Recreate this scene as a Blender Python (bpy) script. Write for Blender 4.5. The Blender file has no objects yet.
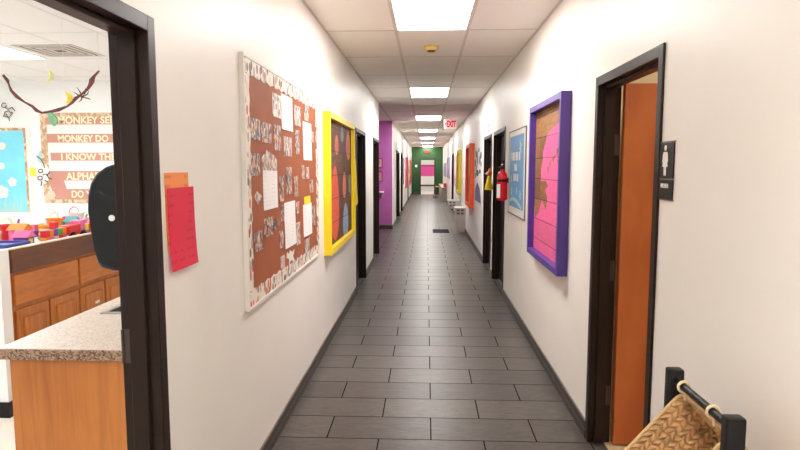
import bpy, bmesh, math, random
from mathutils import Vector, Matrix
random.seed(7)
S = bpy.context.scene
COL = S.collection
PI = math.pi

# ------------------------------------------------------------------ camera model (800x450 photograph)
F, PITCH, YAW, EYE = 594.44, 0.0972, 0.0445, 1.579
L, R, CEIL = -0.87, 0.94, 2.735           # corridor wall faces and ceiling height
TW = 0.112                                 # wall thickness


def ray(px, py):
    xr, u, d = (px - 400) / F, -(py - 225) / F, 1.0
    yf = math.cos(PITCH) * d + math.sin(PITCH) * u
    z = -math.sin(PITCH) * d + math.cos(PITCH) * u
    return Vector((xr * math.cos(YAW) - yf * math.sin(YAW), xr * math.sin(YAW) + yf * math.cos(YAW), z))


def on(axis, v, px, py):
    """point of the plane (axis = v) seen at a pixel of the photograph"""
    r = ray(px, py)
    o = Vector((0, 0, EYE))
    return o + r * ((v - o[axis]) / r[axis])


# ------------------------------------------------------------------ materials
def lin(c):
    return tuple(((v / 255) / 12.92 if v / 255 <= 0.04045 else ((v / 255 + 0.055) / 1.055) ** 2.4) for v in c) + (1.0,)


def new_mat(name):
    m = bpy.data.materials.new(name)
    m.use_nodes = True
    nt = m.node_tree
    return m, nt, nt.nodes['Principled BSDF']


def N(nt, typ, **kw):
    n = nt.nodes.new(typ)
    for k, v in kw.items():
        if k in n.inputs.keys():
            n.inputs[k].default_value = v
        else:
            setattr(n, k, v)
    return n


def coords(nt, scale=(1, 1, 1), loc=(0, 0, 0), world=False):
    if world:
        g = N(nt, 'ShaderNodeNewGeometry')
        out = g.outputs['Position']
    else:
        g = N(nt, 'ShaderNodeTexCoord')
        out = g.outputs['Object']
    mp = N(nt, 'ShaderNodeMapping')
    mp.inputs['Scale'].default_value = scale
    mp.inputs['Location'].default_value = loc
    nt.links.new(out, mp.inputs['Vector'])
    return mp.outputs['Vector']


def ramp(nt, fac, stops, constant=False):
    r = N(nt, 'ShaderNodeValToRGB')
    if constant:
        r.color_ramp.interpolation = 'CONSTANT'
    els = r.color_ramp.elements
    while len(els) < len(stops):
        els.new(0.5)
    for e, (p, c) in zip(els, stops):
        e.position = p
        e.color = c
    nt.links.new(fac, r.inputs['Fac'])
    return r.outputs['Color']


def bump(nt, bs, height, strength=0.2, dist=0.002):
    b = N(nt, 'ShaderNodeBump', Strength=strength, Distance=dist)
    nt.links.new(height, b.inputs['Height'])
    nt.links.new(b.outputs['Normal'], bs.inputs['Normal'])


def mat(name, rgb, rough=0.5, var=0.06, scale=6.0, stretch=(1, 1, 1), metal=0.0, bmp=0.0, world=False, emit=0.0, spec=0.5):
    """paint, plastic, metal, paper: one colour with a soft procedural mottle"""
    m, nt, bs = new_mat(name)
    c = lin(rgb)
    lo = tuple(max(0, v * (1 - var)) for v in c[:3]) + (1,)
    hi = tuple(min(1, v * (1 + var)) for v in c[:3]) + (1,)
    v = coords(nt, stretch, world=world)
    n = N(nt, 'ShaderNodeTexNoise', Scale=scale, Detail=4.0)
    nt.links.new(v, n.inputs['Vector'])
    col = ramp(nt, n.outputs['Fac'], [(0.3, lo), (0.7, hi)])
    nt.links.new(col, bs.inputs['Base Color'])
    bs.inputs['Roughness'].default_value = rough
    bs.inputs['Metallic'].default_value = metal
    bs.inputs['Specular IOR Level'].default_value = spec
    if bmp:
        bump(nt, bs, n.outputs['Fac'], bmp)
    if emit:
        nt.links.new(col, bs.inputs['Emission Color'])
        bs.inputs['Emission Strength'].default_value = emit
    return m


def wood(name, dark, light, scale=3.0, stretch=(14, 14, 1), rough=0.4):
    m, nt, bs = new_mat(name)
    v = coords(nt, stretch)
    n = N(nt, 'ShaderNodeTexNoise', Scale=scale, Detail=6.0, Distortion=0.6)
    nt.links.new(v, n.inputs['Vector'])
    n2 = N(nt, 'ShaderNodeTexNoise', Scale=2.5, Detail=2.0)
    nt.links.new(coords(nt), n2.inputs['Vector'])
    a = N(nt, 'ShaderNodeMath', operation='MULTIPLY_ADD')
    a.inputs[1].default_value = 0.6
    nt.links.new(n.outputs['Fac'], a.inputs[0])
    b = N(nt, 'ShaderNodeMath', operation='MULTIPLY')
    b.inputs[1].default_value = 0.4
    nt.links.new(n2.outputs['Fac'], b.inputs[0])
    nt.links.new(b.outputs[0], a.inputs[2])
    nt.links.new(ramp(nt, a.outputs[0], [(0.32, lin(dark)), (0.68, lin(light))]), bs.inputs['Base Color'])
    bs.inputs['Roughness'].default_value = rough
    bump(nt, bs, n.outputs['Fac'], 0.08)
    return m


def emission(name, rgb, strength):
    m, nt, bs = new_mat(name)
    bs.inputs['Base Color'].default_value = (0.8, 0.8, 0.8, 1)
    bs.inputs['Emission Color'].default_value = lin(rgb)
    bs.inputs['Emission Strength'].default_value = strength
    return m


def slate(name):
    m, nt, bs = new_mat(name)
    v = coords(nt, (1, 1, 1), (-0.032, -3.324 + 0.305, 0), world=True)
    br = N(nt, 'ShaderNodeTexBrick', Scale=1.0, offset=0.5, offset_frequency=2)
    br.inputs['Mortar Size'].default_value = 0.004
    br.inputs['Mortar Smooth'].default_value = 0.1
    br.inputs['Bias'].default_value = 0.0
    br.inputs['Brick Width'].default_value = 0.61
    br.inputs['Row Height'].default_value = 0.305
    br.inputs['Color1'].default_value = lin((75, 69, 66))
    br.inputs['Color2'].default_value = lin((90, 84, 80))
    br.inputs['Mortar'].default_value = lin((30, 26, 25))
    nt.links.new(v, br.inputs['Vector'])
    n = N(nt, 'ShaderNodeTexNoise', Scale=7.0, Detail=9.0, Roughness=0.7, Distortion=1.6)
    nt.links.new(coords(nt, (1, 3.2, 1), world=True), n.inputs['Vector'])
    mx = N(nt, 'ShaderNodeMix', data_type='RGBA', blend_type='MULTIPLY')
    mx.inputs['Factor'].default_value = 1.0
    nt.links.new(br.outputs['Color'], mx.inputs['A'])
    nt.links.new(ramp(nt, n.outputs['Fac'], [(0.36, (0.62, 0.62, 0.63, 1)), (0.64, (1.32, 1.3, 1.27, 1))]), mx.inputs['B'])
    nt.links.new(mx.outputs['Result'], bs.inputs['Base Color'])
    rr = ramp(nt, n.outputs['Fac'], [(0.2, (0.27, 0.27, 0.27, 1)), (0.8, (0.44, 0.44, 0.44, 1))])
    nt.links.new(rr, bs.inputs['Roughness'])
    sl = N(nt, 'ShaderNodeMapRange')
    sl.inputs['To Min'].default_value = .3
    sl.inputs['To Max'].default_value = .0
    nt.links.new(br.outputs['Fac'], sl.inputs['Value'])
    nt.links.new(sl.outputs['Result'], bs.inputs['Specular IOR Level'])
    ad = N(nt, 'ShaderNodeMath', operation='MULTIPLY_ADD')
    ad.inputs[1].default_value = -1.0
    nt.links.new(br.outputs['Fac'], ad.inputs[0])
    nt.links.new(n.outputs['Fac'], ad.inputs[2])
    bump(nt, bs, ad.outputs[0], 0.35, 0.002)
    return m


def base_tile(name):
    m, nt, bs = new_mat(name)
    v = coords(nt, world=True)
    sp = N(nt, 'ShaderNodeSeparateXYZ')
    nt.links.new(v, sp.inputs[0])
    ad = N(nt, 'ShaderNodeMath', operation='ADD')
    nt.links.new(sp.outputs['X'], ad.inputs[0])
    nt.links.new(sp.outputs['Y'], ad.inputs[1])
    cb = N(nt, 'ShaderNodeCombineXYZ')
    nt.links.new(ad.outputs[0], cb.inputs['X'])
    nt.links.new(sp.outputs['Z'], cb.inputs['Y'])
    br = N(nt, 'ShaderNodeTexBrick', Scale=1.0, offset=0.0)
    for k, val in (('Mortar Size', 0.0026), ('Brick Width', 0.305), ('Row Height', 0.0515), ('Mortar Smooth', 0.1)):
        br.inputs[k].default_value = val
    br.inputs['Color1'].default_value = lin((48, 38, 34))
    br.inputs['Color2'].default_value = lin((60, 49, 44))
    br.inputs['Mortar'].default_value = lin((128, 116, 106))
    nt.links.new(cb.outputs[0], br.inputs['Vector'])
    nt.links.new(br.outputs['Color'], bs.inputs['Base Color'])
    bs.inputs['Roughness'].default_value = 0.42
    return m


def ceiling_tile(name, rgb):
    m, nt, bs = new_mat(name)
    n = N(nt, 'ShaderNodeTexNoise', Scale=140.0, Detail=3.0)
    nt.links.new(coords(nt, world=True), n.inputs['Vector'])
    c = lin(rgb)
    nt.links.new(ramp(nt, n.outputs['Fac'], [(0.3, tuple(v * .93 for v in c[:3]) + (1,)), (0.6, c)]), bs.inputs['Base Color'])
    bs.inputs['Roughness'].default_value = 0.9
    bump(nt, bs, n.outputs['Fac'], 0.15, 0.001)
    return m


def planks(name, dark, light, horizontal=0.115):
    """weathered boards stacked one over another, seams drawn by a brick pattern"""
    m, nt, bs = new_mat(name)
    v = coords(nt, world=True)
    sp = N(nt, 'ShaderNodeSeparateXYZ')
    nt.links.new(v, sp.inputs[0])
    cb = N(nt, 'ShaderNodeCombineXYZ')
    nt.links.new(sp.outputs['Y'], cb.inputs['X'])
    nt.links.new(sp.outputs['Z'], cb.inputs['Y'])
    br = N(nt, 'ShaderNodeTexBrick', Scale=1.0, offset=0.37)
    for k, val in (('Mortar Size', 0.004), ('Brick Width', 3.0), ('Row Height', horizontal), ('Mortar Smooth', 0.2)):
        br.inputs[k].default_value = val
    br.inputs['Color1'].default_value = lin(dark)
    br.inputs['Color2'].default_value = lin(light)
    br.inputs['Mortar'].default_value = lin(tuple(int(x * .4) for x in dark))
    nt.links.new(cb.outputs[0], br.inputs['Vector'])
    n = N(nt, 'ShaderNodeTexNoise', Scale=4.0, Detail=6.0, Distortion=1.0)
    nt.links.new(coords(nt, (1, 2, 14), world=True), n.inputs['Vector'])
    mx = N(nt, 'ShaderNodeMix', data_type='RGBA', blend_type='MULTIPLY')
    mx.inputs['Factor'].default_value = 1.0
    nt.links.new(br.outputs['Color'], mx.inputs['A'])
    nt.links.new(ramp(nt, n.outputs['Fac'], [(0.3, (.6, .58, .55, 1)), (0.7, (1.25, 1.22, 1.18, 1))]), mx.inputs['B'])
    nt.links.new(mx.outputs['Result'], bs.inputs['Base Color'])
    bs.inputs['Roughness'].default_value = 0.6
    bump(nt, bs, br.outputs['Fac'], -0.4, 0.003)
    return m


def painted_planks(name, rgb, horizontal=0.115):
    m = planks(name, tuple(int(v * .95) for v in rgb), rgb, horizontal)
    for n in m.node_tree.nodes:
        if n.type == 'VALTORGB':
            n.color_ramp.elements[0].color = (.86, .84, .84, 1)
            n.color_ramp.elements[1].color = (1.06, 1.06, 1.06, 1)
        if n.type == 'TEX_BRICK':
            n.inputs['Mortar'].default_value = lin(tuple(int(v * .6) for v in rgb))
    return m


def granite(name, a, b, c):
    m, nt, bs = new_mat(name)
    v = N(nt, 'ShaderNodeTexVoronoi', Scale=170.0)
    nt.links.new(coords(nt), v.inputs['Vector'])
    n = N(nt, 'ShaderNodeTexNoise', Scale=60.0, Detail=6.0)
    nt.links.new(coords(nt), n.inputs['Vector'])
    sp = N(nt, 'ShaderNodeSeparateColor')
    nt.links.new(v.outputs['Color'], sp.inputs[0])
    mi = N(nt, 'ShaderNodeMath', operation='MULTIPLY')
    nt.links.new(sp.outputs[0], mi.inputs[0])
    nt.links.new(n.outputs['Fac'], mi.inputs[1])
    nt.links.new(ramp(nt, mi.outputs[0], [(0.03, lin(c)), (0.18, lin(b)), (0.4, lin(a))]), bs.inputs['Base Color'])
    bs.inputs['Roughness'].default_value = 0.35
    return m


def picture(name, cols, scale=14.0, border=None):
    """a printed snapshot: patches of colour that differ from print to print"""
    m, nt, bs = new_mat(name)
    oi = N(nt, 'ShaderNodeObjectInfo')
    mu = N(nt, 'ShaderNodeMath', operation='MULTIPLY')
    mu.inputs[1].default_value = 57.0
    nt.links.new(oi.outputs['Random'], mu.inputs[0])
    vo = N(nt, 'ShaderNodeTexVoronoi', voronoi_dimensions='4D', Scale=scale)
    nt.links.new(coords(nt, (1, 1, .8)), vo.inputs['Vector'])
    nt.links.new(mu.outputs[0], vo.inputs['W'])
    sp = N(nt, 'ShaderNodeSeparateColor')
    nt.links.new(vo.outputs['Color'], sp.inputs[0])
    st = [(i / len(cols), lin(c)) for i, c in enumerate(cols)]
    nt.links.new(ramp(nt, sp.outputs[0], st, True), bs.inputs['Base Color'])
    bs.inputs['Roughness'].default_value = 0.35
    return m


def border_print(name):
    """white border strip printed with little coloured figures"""
    m, nt, bs = new_mat(name)
    vo = N(nt, 'ShaderNodeTexVoronoi', Scale=1.0)
    nt.links.new(coords(nt, (30, 30, 19), world=True), vo.inputs['Vector'])
    sp = N(nt, 'ShaderNodeSeparateColor')
    nt.links.new(vo.outputs['Color'], sp.inputs[0])
    cols = [(196, 70, 60), (232, 220, 200), (90, 76, 80), (176, 160, 156), (206, 110, 80), (120, 100, 60), (225, 205, 190), (160, 90, 90), (235, 228, 215)]
    c = ramp(nt, sp.outputs[0], [(i / len(cols), lin(q)) for i, q in enumerate(cols)], True)
    f = ramp(nt, vo.outputs['Distance'], [(0.0, (1, 1, 1, 1)), (0.42, (1, 1, 1, 1)), (0.5, (0, 0, 0, 1))])
    mx = N(nt, 'ShaderNodeMix', data_type='RGBA')
    nt.links.new(f, mx.inputs['Factor'])
    mx.inputs['A'].default_value = lin((236, 228, 216))
    nt.links.new(c, mx.inputs['B'])
    nt.links.new(mx.outputs['Result'], bs.inputs['Base Color'])
    bs.inputs['Roughness'].default_value = 0.45
    return m


def typed(name, rgb, ink, rows=0.011):
    """a sheet with lines of small grey type"""
    m, nt, bs = new_mat(name)
    v = coords(nt)
    sp = N(nt, 'ShaderNodeSeparateXYZ')
    nt.links.new(v, sp.inputs[0])
    w = N(nt, 'ShaderNodeMath', operation='PINGPONG')
    w.inputs[1].default_value = rows
    nt.links.new(sp.outputs['Z'], w.inputs[0])
    g = N(nt, 'ShaderNodeMath', operation='LESS_THAN')
    g.inputs[1].default_value = rows * .3
    nt.links.new(w.outputs[0], g.inputs[0])
    n = N(nt, 'ShaderNodeTexNoise', Scale=1.0, Detail=2.0)
    nt.links.new(coords(nt, (22, 22, 6)), n.inputs['Vector'])
    k = N(nt, 'ShaderNodeMath', operation='GREATER_THAN')
    k.inputs[1].default_value = .54
    nt.links.new(n.outputs['Fac'], k.inputs[0])
    mu = N(nt, 'ShaderNodeMath', operation='MULTIPLY')
    nt.links.new(g.outputs[0], mu.inputs[0])
    nt.links.new(k.outputs[0], mu.inputs[1])
    mx = N(nt, 'ShaderNodeMix', data_type='RGBA')
    nt.links.new(mu.outputs[0], mx.inputs['Factor'])
    mx.inputs['A'].default_value = lin(rgb)
    mx.inputs['B'].default_value = lin(ink)
    nt.links.new(mx.outputs['Result'], bs.inputs['Base Color'])
    bs.inputs['Roughness'].default_value = 0.6
    return m


M = {}
M['wall'] = mat('warm_white_wall', (244, 240, 234), 0.42, 0.015, 3.0, world=True, bmp=0.03, spec=.45)
M['classroom_wall'] = mat('classroom_white_wall', (238, 240, 240), 0.6, 0.01, 3.0, world=True)
M['cream_wall'] = mat('cream_washroom_wall', (232, 220, 190), 0.6, 0.02, 3.0, world=True)
M['purple_wall'] = mat('purple_wall', (190, 106, 178), 0.55, 0.06, 4.0, world=True)
M['green_wall'] = mat('green_wall', (24, 66, 22), 0.6, 0.18, 2.5, world=True)
M['slate'] = slate('slate_tile')
M['base'] = base_tile('base_tile')
M['ceil'] = ceiling_tile('ceiling_tile', (252, 245, 237))
M['tbar'] = mat('ceiling_grid', (222, 211, 200), 0.5, 0.02, world=True)
M['class_ceil'] = ceiling_tile('classroom_ceiling', (236, 236, 236))
M['class_tbar'] = mat('classroom_ceiling_grid', (222, 222, 220), 0.5, 0.02, world=True)
M['vinyl'] = mat('pale_vinyl_floor', (226, 218, 205), 0.35, 0.03, 9.0, world=True)
M['washfloor'] = mat('beige_washroom_floor', (214, 196, 162), 0.4, 0.05, 12.0, world=True)
M['frame'] = mat('dark_brown_metal', (40, 27, 22), 0.36, 0.08, 9.0, stretch=(1, 1, .3), spec=.2)
M['slab_dark'] = mat('dark_door_paint', (36, 25, 23), 0.45, 0.08, 5.0, spec=.3)
M['orange_door'] = wood('orange_birch', (160, 78, 34), (192, 108, 58), 1.6, (3, 3, 1), .35)
M['hinge'] = mat('brown_hinge', (66, 54, 46), .4, .05)
M['oak'] = wood('honey_oak', (160, 90, 32), (200, 126, 56), 2.0, (16, 16, 1), .4)
M['oak_h'] = wood('honey_oak_flat', (164, 90, 30), (204, 126, 54), 2.0, (1, 3, 16), .4)
M['darkoak'] = wood('brown_rail_oak', (84, 46, 26), (116, 68, 38), 2.0, (1, 2, 14), .4)
M['granite'] = granite('speckled_laminate', (206, 192, 178), (192, 176, 160), (172, 154, 138))
M['granite_edge'] = granite('speckled_laminate_edge', (170, 140, 116), (130, 100, 80), (80, 58, 44))
M['steel'] = mat('brushed_steel', (170, 170, 172), .3, .04, metal=1.0)
M['light'] = emission('light_diffuser', (253, 250, 246), 29.0)
M['light_class'] = emission('classroom_light_diffuser', (250, 252, 255), 30.0)
M['light_class_soft'] = emission('classroom_light_diffuser_soft', (250, 252, 255), 8.0)
M['light_wash'] = emission('washroom_light_diffuser', (255, 244, 226), 9.0)
M['white_metal'] = mat('white_metal', (228, 222, 214), .4, .02)
M['board_brown'] = mat('brown_board_paper', (158, 86, 50), .7, .1, 5.0)
M['board_border'] = border_print('border_strip')
M['white'] = mat('white_paint', (236, 232, 226), .45, .015)
M['paper'] = typed('typed_sheet', (242, 239, 238), (224, 221, 223))
M['photo'] = picture('snapshot', [(206, 176, 160), (88, 82, 96), (196, 140, 112), (226, 216, 210), (120, 96, 90), (140, 140, 160), (50, 44, 48), (222, 190, 166), (150, 92, 66), (70, 62, 70), (206, 160, 130)], 56.0)
M['photo_pale'] = picture('pale_snapshot', [(226, 206, 196), (190, 172, 166), (236, 228, 222), (150, 120, 110), (214, 190, 172), (120, 100, 100)], 48.0)
M['orange_paper'] = typed('orange_card', (246, 150, 84), (220, 130, 74), .016)
M['red_paper'] = typed('red_card', (226, 34, 72), (206, 26, 60), .016)
M['yellow_note'] = mat('yellow_note', (240, 214, 40), .6, .03)
M['yellow_frame'] = mat('yellow_paint', (250, 218, 16), .4, .04)
M['purple_frame'] = mat('purple_paint', (76, 48, 136), .4, .06)
M['orange_frame'] = mat('orange_paint', (232, 92, 40), .4, .05)
M['olive_frame'] = mat('olive_yellow_paint', (204, 178, 34), .4, .05)
M['planks_dark'] = planks('dark_boards', (96, 56, 40), (120, 74, 52), .215)
M['planks'] = planks('weathered_boards', (112, 76, 44), (152, 108, 66), .165)
M['pink'] = painted_planks('pink_painted_boards', (220, 94, 144), .165)
M['oval_orange'] = painted_planks('orange_red_oval', (226, 92, 68), .215)
M['oval_salmon'] = painted_planks('salmon_oval', (222, 128, 108), .215)
M['oval_blue'] = painted_planks('pale_blue_oval', (150, 178, 206), .215)
M['oval_grey'] = painted_planks('blue_grey_oval', (140, 146, 150), .215)
M['poster_blue'] = mat('blue_poster', (92, 158, 208), .45, .1, 5.0)
M['poster_cyan'] = mat('cyan_poster', (128, 218, 240), .5, .05, 4.0)
M['black'] = mat('black_plastic', (18, 18, 20), .4, .1, spec=.3)
M['dispenser'] = mat('smoky_black_plastic', (20, 21, 25), .35, .1, spec=.3)
M['black_wood'] = mat('black_wood', (10, 9, 10), .4, .1, spec=.3)
M['red_ext'] = mat('red_enamel', (204, 16, 38), .25, .04)
M['exit_white'] = mat('exit_face', (244, 214, 214), .4, .01)
M['exit_red'] = mat('exit_letters', (196, 6, 34), .4, .02)
M['exit_dim'] = mat('dim_exit_face', (96, 30, 24), .5, .02)
M['seagrass'] = mat('woven_seagrass', (190, 150, 102), .65, .28, 40.0, bmp=.1)
M['rope'] = mat('cream_cord', (228, 206, 168), .7, .06, 40.0)
M['rim'] = mat('tan_rim_cord', (204, 172, 124), .7, .12, 40.0)
M['mat_dark'] = mat('dark_mat', (30, 28, 27), .8, .2, 60.0)
M['beige'] = mat('aged_beige_plastic', (236, 208, 124), .5, .06)
M['brown_slot'] = mat('brown_slots', (112, 84, 44), .5, .05)
M['grey'] = mat('pale_grey_metal', (196, 188, 180), .35, .04)
M['grey_dark'] = mat('dark_grey_vents', (96, 88, 86), .5, .05)
M['low_grey'] = mat('grey_green_laminate', (150, 152, 138), .5, .05)
M['branch'] = mat('branch_bark', (112, 62, 58), .8, .3, 30.0, bmp=.3)
M['leaf'] = mat('green_leaf', (120, 176, 136), .6, .15, 20.0)
M['banana'] = mat('yellow_paper_banana', (244, 222, 60), .5, .05)
M['banana_pale'] = mat('pale_yellow_paper_banana', (232, 232, 150), .5, .05)
M['rose'] = mat('dusty_rose_strip', (196, 140, 126), .6, .05)
M['bamboo'] = picture('bamboo_border', [(214, 184, 150), (196, 160, 124), (226, 204, 176), (180, 146, 112)], 24.0)
M['cream_letter'] = mat('cream_letters', (250, 236, 196), .5, .03)
M['ink'] = mat('black_ink', (70, 68, 78), .6, .1)
M['teal_pale'] = mat('pale_teal_paper', (176, 214, 214), .6, .06)
M['flower_beige'] = mat('beige_paper', (222, 204, 184), .6, .1)
M['cloth_yellow'] = mat('yellow_cloth', (246, 214, 20), .6, .06)
M['cloth_orange'] = mat('orange_cloth', (240, 120, 30), .6, .06)
M['red_board'] = mat('red_board', (206, 74, 78), .6, .18, 5.0)
M['redorange_board'] = picture('red_orange_board', [(200, 60, 50), (222, 110, 70), (230, 180, 110), (196, 70, 60), (150, 50, 60)], 6.0)
M['sky_board'] = picture('blue_board', [(110, 140, 180), (140, 160, 190), (90, 120, 170), (160, 176, 200)], 5.0)
M['pale_board'] = picture('pale_pink_poster', [(226, 196, 196), (206, 130, 140), (236, 226, 222), (216, 170, 176)], 6.0)
M['pink_wall'] = mat('hot_pink_board', (232, 84, 160), .6, .08, 2.0)
M['pink_dark'] = mat('dark_pink_trim', (176, 40, 110), .6, .08, 2.0)
M['brown_rail'] = mat('brown_rail', (104, 72, 58), .5, .08)
M['green_dark'] = mat('dark_green_marks', (44, 104, 92), .6, .1)
M['purple_ink'] = mat('purple_ink', (110, 100, 136), .6, .15)
for nm, c in dict(red=(214, 40, 50), pink=(228, 110, 160), purple=(126, 70, 160), orange=(240, 140, 50), green=(90, 176, 70), blue=(60, 76, 160), teal=(70, 160, 176), yellow=(244, 208, 60), beige=(206, 190, 164), grey=(150, 144, 140), white=(240, 236, 232)).items():
    M['toy_' + nm] = mat('toy_' + nm, c, .35, .04)


# ------------------------------------------------------------------ mesh builder
class MB:
    def __init__(self):
        self.bm = bmesh.new()

    def box(self, x0, x1, y0, y1, z0, z1, bev=0.0):
        vs = [self.bm.verts.new(p) for p in ((x0, y0, z0), (x1, y0, z0), (x1, y1, z0), (x0, y1, z0), (x0, y0, z1), (x1, y0, z1), (x1, y1, z1), (x0, y1, z1))]
        fs = [self.bm.faces.new([vs[i] for i in q]) for q in ((0, 3, 2, 1), (4, 5, 6, 7), (0, 1, 5, 4), (1, 2, 6, 5), (2, 3, 7, 6), (3, 0, 4, 7))]
        if bev:
            es = list({e for f in fs for e in f.edges})
            bmesh.ops.bevel(self.bm, geom=es, offset=bev, segments=2, affect='EDGES', profile=.5)
        return self

    def prism(self, pts, vec):
        """extrude a closed outline (list of points) by vec"""
        v = Vector(vec)
        a = [self.bm.verts.new(p) for p in pts]
        b = [self.bm.verts.new(Vector(p) + v) for p in pts]
        n = len(pts)
        self.bm.faces.new(a[::-1])
        self.bm.faces.new(b)
        for i in range(n):
            self.bm.faces.new((a[i], a[(i + 1) % n], b[(i + 1) % n], b[i]))
        return self

    def tube(self, pts, rad, seg=8, cap=True):
        pts = [Vector(p) for p in pts]
        rads = rad if isinstance(rad, (list, tuple)) else [rad] * len(pts)
        rings = []
        for i, p in enumerate(pts):
            t = (pts[min(i + 1, len(pts) - 1)] - pts[max(i - 1, 0)]).normalized()
            up = Vector((0, 0, 1)) if abs(t.z) < .9 else Vector((0, 1, 0))
            a = t.cross(up).normalized()
            b = t.cross(a).normalized()
            rings.append([self.bm.verts.new(p + (a * math.cos(2 * PI * k / seg) + b * math.sin(2 * PI * k / seg)) * rads[i]) for k in range(seg)])
        for r0, r1 in zip(rings, rings[1:]):
            for k in range(seg):
                self.bm.faces.new((r0[k], r0[(k + 1) % seg], r1[(k + 1) % seg], r1[k]))
        if cap:
            self.bm.faces.new(rings[0][::-1])
            self.bm.faces.new(rings[-1])
        return self

    def lathe(self, prof, c=(0, 0, 0), seg=20, sx=1, sy=1):
        """profile of (radius, z) turned around the vertical through c"""
        rings = [[self.bm.verts.new((c[0] + r * sx * math.cos(2 * PI * k / seg), c[1] + r * sy * math.sin(2 * PI * k / seg), c[2] + z)) for k in range(seg)] for r, z in prof]
        for r0, r1 in zip(rings, rings[1:]):
            for k in range(seg):
                self.bm.faces.new((r0[k], r0[(k + 1) % seg], r1[(k + 1) % seg], r1[k]))
        self.bm.faces.new(rings[0][::-1])
        self.bm.faces.new(rings[-1])
        return self

    def blob(self, c, r, mtx=None, u=8, v=6):
        m = Matrix.Translation(c) @ (mtx or Matrix()) @ Matrix.Diagonal((r[0], r[1], r[2], 1))
        bmesh.ops.create_uvsphere(self.bm, u_segments=u, v_segments=v, radius=1.0, matrix=m)
        return self

    def build(self, name, m, parent=None, smooth=False, **tags):
        bmesh.ops.recalc_face_normals(self.bm, faces=self.bm.faces)
        bb = [Vector((min(v.co[i] for v in self.bm.verts) for i in range(3))), Vector((max(v.co[i] for v in self.bm.verts) for i in range(3)))]
        if parent:
            org = WORLD[parent.name]
        # origin at the middle of the underside
        loc = Vector(((bb[0].x + bb[1].x) / 2, (bb[0].y + bb[1].y) / 2, bb[0].z))
        bmesh.ops.translate(self.bm, verts=self.bm.verts, vec=-loc)
        me = bpy.data.meshes.new(name)
        self.bm.to_mesh(me)
        self.bm.free()
        if smooth:
            for p in me.polygons:
                p.use_smooth = True
            me.set_sharp_from_angle(angle=math.radians(40))
        me.materials.append(m)
        o = bpy.data.objects.new(name, me)
        COL.objects.link(o)
        if parent:
            o.parent = parent
            o.location = loc - org
        else:
            o.location = loc
        WORLD[o.name] = loc
        tag(o, **tags)
        return o


WORLD = {}


def tag(o, label=None, cat=None, group=None, kind=None):
    if label:
        o['label'] = label
    if cat:
        o['category'] = cat
    if group:
        o['group'] = group
    if kind:
        o['kind'] = kind
    return o


def thing(name, loc, label=None, cat=None, group=None, kind=None):
    o = bpy.data.objects.new(name, None)
    o.empty_display_size = .1
    COL.objects.link(o)
    o.location = loc
    WORLD[o.name] = Vector(loc)
    return tag(o, label, cat, group, kind)


def copy_thing(root, delta, label):
    r = root.copy()
    COL.objects.link(r)
    r.location = root.location + Vector(delta)
    r['label'] = label
    for ch in list(root.children):
        c = ch.copy()
        COL.objects.link(c)
        c.parent = r
        for g in list(ch.children):
            d = g.copy()
            COL.objects.link(d)
            d.parent = c
    return r


def struct(mb, name, m, parent=None):
    return mb.build(name, m, parent, kind=None if parent else 'structure')


def lettering(mb, text, origin, right, up, width=None, height=0.1, depth=.002, out=None, bold=0.02):
    """real letters set on a surface; origin is the lower left corner"""
    cu = bpy.data.curves.new('type', 'FONT')
    cu.body = text
    cu.size = 1.0
    cu.resolution_u = 3
    cu.offset = bold
    ob = bpy.data.objects.new('type', cu)
    COL.objects.link(ob)
    dg = bpy.context.evaluated_depsgraph_get()
    me = bpy.data.meshes.new_from_object(ob.evaluated_get(dg))
    bpy.data.objects.remove(ob)
    bpy.data.curves.remove(cu)
    xs = [v.co.x for v in me.vertices]
    ys = [v.co.y for v in me.vertices]
    sy = height / (max(ys) - min(ys))
    sx = width / (max(xs) - min(xs)) if width else sy
    right, up = Vector(right), Vector(up)
    out = Vector(out) if out else right.cross(up)
    base = len(mb.bm.verts)
    vs = [mb.bm.verts.new(Vector(origin) + right * (v.co.x - min(xs)) * sx + up * (v.co.y - min(ys)) * sy) for v in me.vertices]
    fs = []
    for p in me.polygons:
        try:
            fs.append(mb.bm.faces.new([vs[i] for i in p.vertices]))
        except ValueError:
            pass
    ex = bmesh.ops.extrude_face_region(mb.bm, geom=fs)
    bmesh.ops.translate(mb.bm, verts=[g for g in ex['geom'] if isinstance(g, bmesh.types.BMVert)], vec=out * depth)
    bpy.data.meshes.remove(me)


# side = -1: left corridor wall, +1: right corridor wall; t = distance out from the wall face
def wx(side, t):
    return L + t if side < 0 else R - t


def wbox(mb, side, y0, y1, z0, z1, t0, t1, bev=0):
    a, b = sorted((wx(side, t0), wx(side, t1)))
    return mb.box(a, b, min(y0, y1), max(y0, y1), min(z0, z1), max(z0, z1), bev)


def wpoly(mb, side, yz, t0, t1):
    return mb.prism([(wx(side, t0), y, z) for y, z in yz], (wx(side, t1) - wx(side, t0), 0, 0))


def oval(cy, cz, ry, rz, n=24):
    return [(cy + ry * math.cos(2 * PI * k / n), cz + rz * math.sin(2 * PI * k / n)) for k in range(n)]


def wpx(side, px, py, t=0.0):
    p = on(0, wx(side, t), px, py)
    return (p.y, p.z)


# ------------------------------------------------------------------ the setting
def wall_x(name, x0, x1, y0, y1, openings, m):
    """a wall along the corridor with doorways (ya, yb, top)"""
    mb = MB()
    y = y0
    for ya, yb, zt in sorted(openings):
        mb.box(x0, x1, y, ya, 0, CEIL + .05)
        mb.box(x0, x1, ya, yb, zt, CEIL + .05)
        y = yb
    mb.box(x0, x1, y, y1, 0, CEIL + .05)
    return struct(mb, name, m)


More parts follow.
